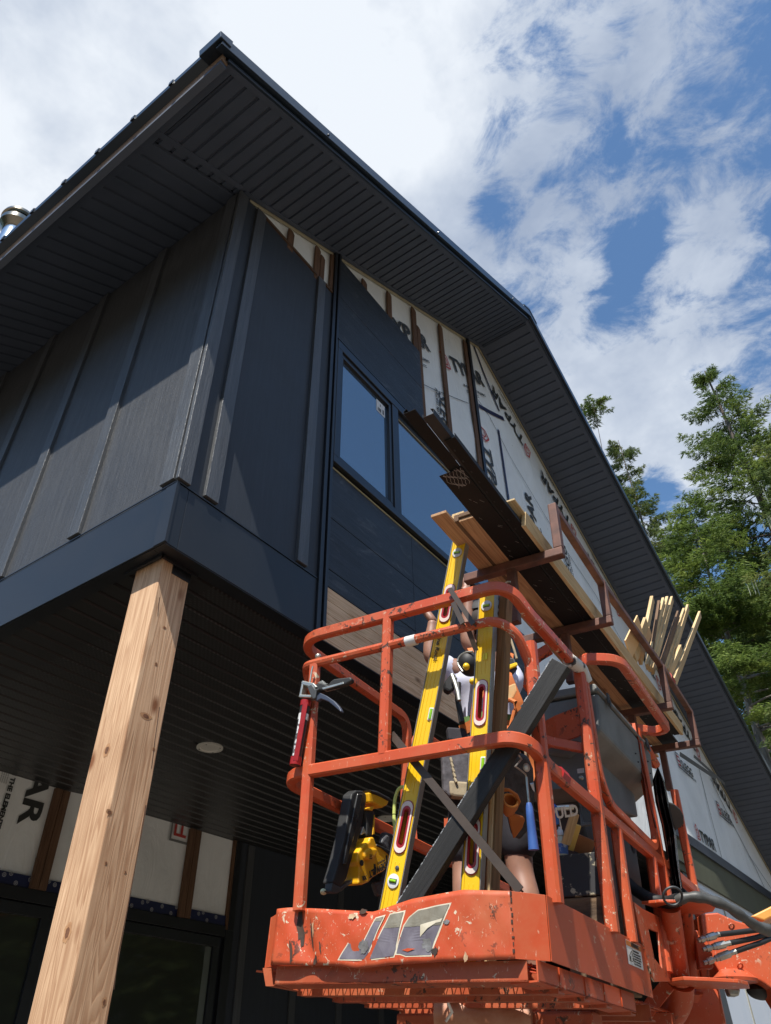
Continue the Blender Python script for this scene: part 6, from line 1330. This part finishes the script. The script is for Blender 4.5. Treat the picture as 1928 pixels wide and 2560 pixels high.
# ================================================================ trees
def mk_leaf(name,c1,c2,c3):
    m=bpy.data.materials.new(name); m.use_nodes=True; nt=m.node_tree; b=nt.nodes['Principled BSDF']; out=nt.nodes['Material Output']
    b.inputs['Roughness'].default_value=.65; b.inputs['Specular IOR Level'].default_value=.25
    n=nz(nt,(1,1,1),.9,4,.6); n2=nz(nt,(1,1,1),9,3)
    f=mth(nt,'ADD',mth(nt,'MULTIPLY',n,.65),mth(nt,'MULTIPLY',n2,.35)); col=ramp(nt,f,[(.36,c1),(.5,c2),(.64,c3)]); Lk(nt,col,b.inputs['Base Color'])
    tr=N(nt,'ShaderNodeBsdfTranslucent'); Lk(nt,col,tr.inputs[0]); mx=N(nt,'ShaderNodeMixShader'); mx.inputs[0].default_value=.42; Lk(nt,b.outputs[0],mx.inputs[1]); Lk(nt,tr.outputs[0],mx.inputs[2]); Lk(nt,mx.outputs[0],out.inputs[0]); return m
leafA=mk_leaf('fir_needles',(.06,.10,.028),(.10,.15,.035),(.24,.29,.06)); leafB=mk_leaf('pine_needles',(.045,.075,.03),(.10,.14,.04),(.21,.22,.06)); leafC=mk_leaf('spruce_needles',(.07,.11,.025),(.13,.19,.04),(.28,.34,.07))
bark=simple('grey_bark',(.30,.27,.23),.9,0,(.10,.085,.07),ns=7,detail=8,sc=(1,1,.3),bmp=.8,bdist=.03); barkd=simple('dark_bark',(.12,.095,.075),.9,0,(.05,.04,.03),ns=8,sc=(1,1,.3),bmp=.8,bdist=.03)
lich=simple('pale_lichen',(.42,.44,.28),.9,0,(.28,.30,.18),ns=20)
def conifer(base,H,h0,R,leaf,bk,label,seed,dens=1.0,droop=.25,gap=.30,rad=.22,shape=.75,tuft=.17,lean=(0,0),only=None,moss=0,name='conifer_tree',dead=0,minz=0,group='conifers beyond the house',kq=10):
    g=np.random.default_rng(seed); B0=np.array(base,float); t=thing(name,base,label,'tree',group)
    def axis(z): f=z/H; return B0+np.array([lean[0]*f*f,lean[1]*f*f,z])
    m=MB(); n=16; P=[Vector(axis(H*i/n)) for i in range(n+1)]; rr_=[max(.012,rad*(1-.93*i/n)) for i in range(n+1)]; m.tube(P,1,10,radii=rr_)
    tips=[]; mossq=[]
    brm=MB(); z=h0
    while z<H-.15:
        f=(z-h0)/(H-h0); nb=g.integers(4,7)
        for k in range(nb):
            if g.random()>dens: continue
            az=g.uniform(0,2*PI); zz=z+g.uniform(-gap/2,gap/2)
            ln=R*((1-f)**shape)*g.uniform(.62,1.15)+.18
            d=np.array([math.cos(az),math.sin(az),0]); p0=axis(min(zz,H)); up0=.35*f-.05+g.uniform(-.1,.15)
            ns=max(4,int(ln/.19)); pts=[p0]
            for s in range(1,ns+1):
                q=s/ns; pts.append(p0+d*ln*q+np.array([0,0,ln*(up0*q-droop*q*q*(1-.6*f)+.10*q**4)]))
            if ln>.5: brm.tube([Vector(p) for p in pts[::max(1,ns//4)]],1,4,cap=False,radii=[max(.006,.011*ln*(1-.8*i/4)) for i in range(len(pts[::max(1,ns//4)]))])
            if dead and zz<h0+dead: 
                if g.random()<.75: continue
            side=np.cross(d,[0,0,1])
            for s in range(1,ns+1):
                q=s/ns
                if q<.22 and ln>1: continue
                for sg in (-1,1):
                    tl=min(ln*.34*(1.05-q)*g.uniform(.6,1.2)+.14,.95)
                    td=(d*.75+side*sg*g.uniform(.5,1.2)+np.array([0,0,-.10+g.normal(0,.07)])); td/=np.linalg.norm(td)
                    nt_=max(2,int(tl/(tuft*.36)))
                    for j in range(nt_):
                        c=pts[s]+td*tl*(j+.5)/nt_+g.normal(0,.022,3)
                        tips.append((c,td))
                    if moss and g.random()<moss:
                        c=pts[s]+td*tl*.4
                        for _ in range(4):
                            o_=g.normal(0,.05,3); l_=g.uniform(.15,.4); mossq.append((c+o_,c+o_+np.array([.015,.01,0]),c+o_+np.array([.01,.02,-l_]),c+o_+np.array([-.01,.0,-l_*.9])))
        z+=gap*g.uniform(.7,1.3)
    m.v+= []; m.go; T=Matrix.Translation(Vector(base)); inv=T.inverted()
    m.v=[inv@v for v in m.v]; tr=m.go('trunk',bk,t,T,smooth=True)
    if brm.v: brm.v=[inv@v for v in brm.v]; brm.go('branches',bk,t,T,smooth=True)
    def spray(k):
        C=np.repeat(np.array([t_[0] for t_ in tips]),k,0); D=np.repeat(np.array([t_[1] for t_ in tips]),k,0); n_=len(C)
        C=C+g.normal(0,.035,(n_,3)); a=D+g.normal(0,.40,(n_,3))*np.array([1,1,.6])+np.array([0,0,-.12]); a/=np.linalg.norm(a,axis=1)[:,None]
        b_=np.cross(a,g.normal(0,1,(n_,3))); b_/=np.linalg.norm(b_,axis=1)[:,None]+1e-9
        l_=(tuft*g.uniform(.45,1.0,n_))[:,None]; w_=tuft*.075
        return np.stack([C-a*l_*.3,C+b_*w_,C+a*l_*.75,C-b_*w_],1)
    def qmesh(qs,name_,mat):
        A=np.array(qs)-B0; nq=len(A); me=bpy.data.meshes.new(name_); me.vertices.add(nq*4); me.vertices.foreach_set('co',A.reshape(-1).astype(np.float32)); me.loops.add(nq*4); me.loops.foreach_set('vertex_index',np.arange(nq*4,dtype=np.int32)); me.polygons.add(nq); me.polygons.foreach_set('loop_start',np.arange(0,nq*4,4,dtype=np.int32)); me.update(calc_edges=True); me.validate(); me.materials.append(mat)
        o=bpy.data.objects.new(name_,me); COL.objects.link(o); place(o,t,T); return o
    qmesh(spray(kq),'crown',leaf)
    if mossq: qmesh(mossq,'hanging_lichen',lich)
    return t
def polar(az,d,h_=0): a=math.radians(az); return (d*math.cos(a),d*math.sin(a),h_)
conifer(polar(1.1,22),22.8,10.6,4.6,leafA,barkd,'largest fir, tall dense crown at the right edge above a dark trunk',11,1.0,.34,.42,.34,.95,.20,moss=.0,kq=9)
conifer(polar(10.75,32),29.8,17.5,2.2,leafB,barkd,'slim sparse pine rising just behind the roof edge, left of the big fir',12,.85,.05,.42,.2,.6,.22,dead=3,kq=9)
conifer(polar(7.6,19),15.2,7.8,2.5,leafC,bark,'fir with a bare pale grey trunk showing along the roof edge',13,.95,.30,.34,.19,.7,.18,moss=.0,dead=1.2,lean=(0,-.35))
conifer(polar(3.6,25),15.6,4.5,3.4,leafC,barkd,'bushy light green fir low at the right edge behind the pale trunk',14,1.0,.30,.36,.2,.8,.2,kq=10)
conifer(polar(6.0,30),17.5,5.5,3.0,leafA,barkd,'darker fir filling the gap between the pale trunk and the light green fir',15,1.0,.35,.42,.2,.7,.22)
conifer(polar(13.9,30),31.3,30.3,.75,leafA,barkd,'fir whose bent top sprig just clears the long roof slope',16,1,.25,.34,.10,.5,.22,lean=(0,-1.0))
conifer(polar(-3.6,15),13.0,5.5,3.1,leafB,barkd,'fir mostly outside the right edge with lichen hanging from its branches',17,.62,.30,.40,.2,.6,.18,moss=.10)
# a few firs behind the viewer, seen mirrored in the lower panes
src=conifer((-6,-24,0),15,1.0,3.0,leafC,barkd,'lone young fir seen only as a reflection in the porch door glass',18,.8,.3,.5,.2,.8,.30,group='firs across the yard',kq=4)
for i,(x,y,s,lb) in enumerate(((6,-30,1.2,'first fir across the yard, tallest, right of the reflected young fir'),(-16,-27,1.1,'fir across the yard left of the reflected young fir'),(16,-33,1.3,'broad fir across the yard, farthest to the right'),(-1,-36,1.35,'far fir across the yard behind the reflected young fir'),(26,-30,1.25,'fir across the yard beyond the broad one'),(-28,-30,1.2,'fir across the yard, farthest to the left'))):
    r=src.copy(); COL.objects.link(r); r.location=(x,y,0); r.scale=(s,s,s); r.rotation_euler=(0,0,i*1.3); r['label']=lb
    for ch in list(src.children):
        c=ch.copy(); COL.objects.link(c); c.parent=r
# the wood that closes the yard on the far side, behind the viewer
g=np.random.default_rng(99); qs=[]
for k in range(260):
    az=g.uniform(math.radians(118),math.radians(345)); d=g.uniform(38,60); H=g.uniform(13,21)*(d/45); cx,cy=d*math.cos(az),d*math.sin(az); R=g.uniform(2.6,4.2)
    for _ in range(230):
        z=H*(1-g.random()**.7*.97); r=R*(1-z/H)**.8*g.uniform(.5,1.05)+.1; a=g.uniform(0,2*PI); c=np.array([cx+r*math.cos(a),cy+r*math.sin(a),z]); t_=np.array([math.cos(a),math.sin(a),-.5])*g.uniform(.5,.9); b_=np.array([-math.sin(a),math.cos(a),g.uniform(-.4,.4)])*g.uniform(.4,.75)
        qs.append((c-t_*.4,c+b_,c+t_,c-b_))
A=np.array(qs); nq=len(A); me=bpy.data.meshes.new('distant_wood'); me.vertices.add(nq*4); me.vertices.foreach_set('co',A.reshape(-1).astype(np.float32)); me.loops.add(nq*4); me.loops.foreach_set('vertex_index',np.arange(nq*4,dtype=np.int32)); me.polygons.add(nq); me.polygons.foreach_set('loop_start',np.arange(0,nq*4,4,dtype=np.int32)); me.update(calc_edges=True); me.materials.append(leafB)
tag(bpy.data.objects.new('distant_wood',me),'distant dark conifer wood across the yard, mirrored in the porch glass','wood',None,'stuff'); COL.objects.link(bpy.data.objects['distant_wood'])
SC.render.film_transparent=False
try:
    SC.cycles.max_bounces=7; SC.cycles.use_denoising=True; SC.cycles.transparent_max_bounces=6
except Exception: pass
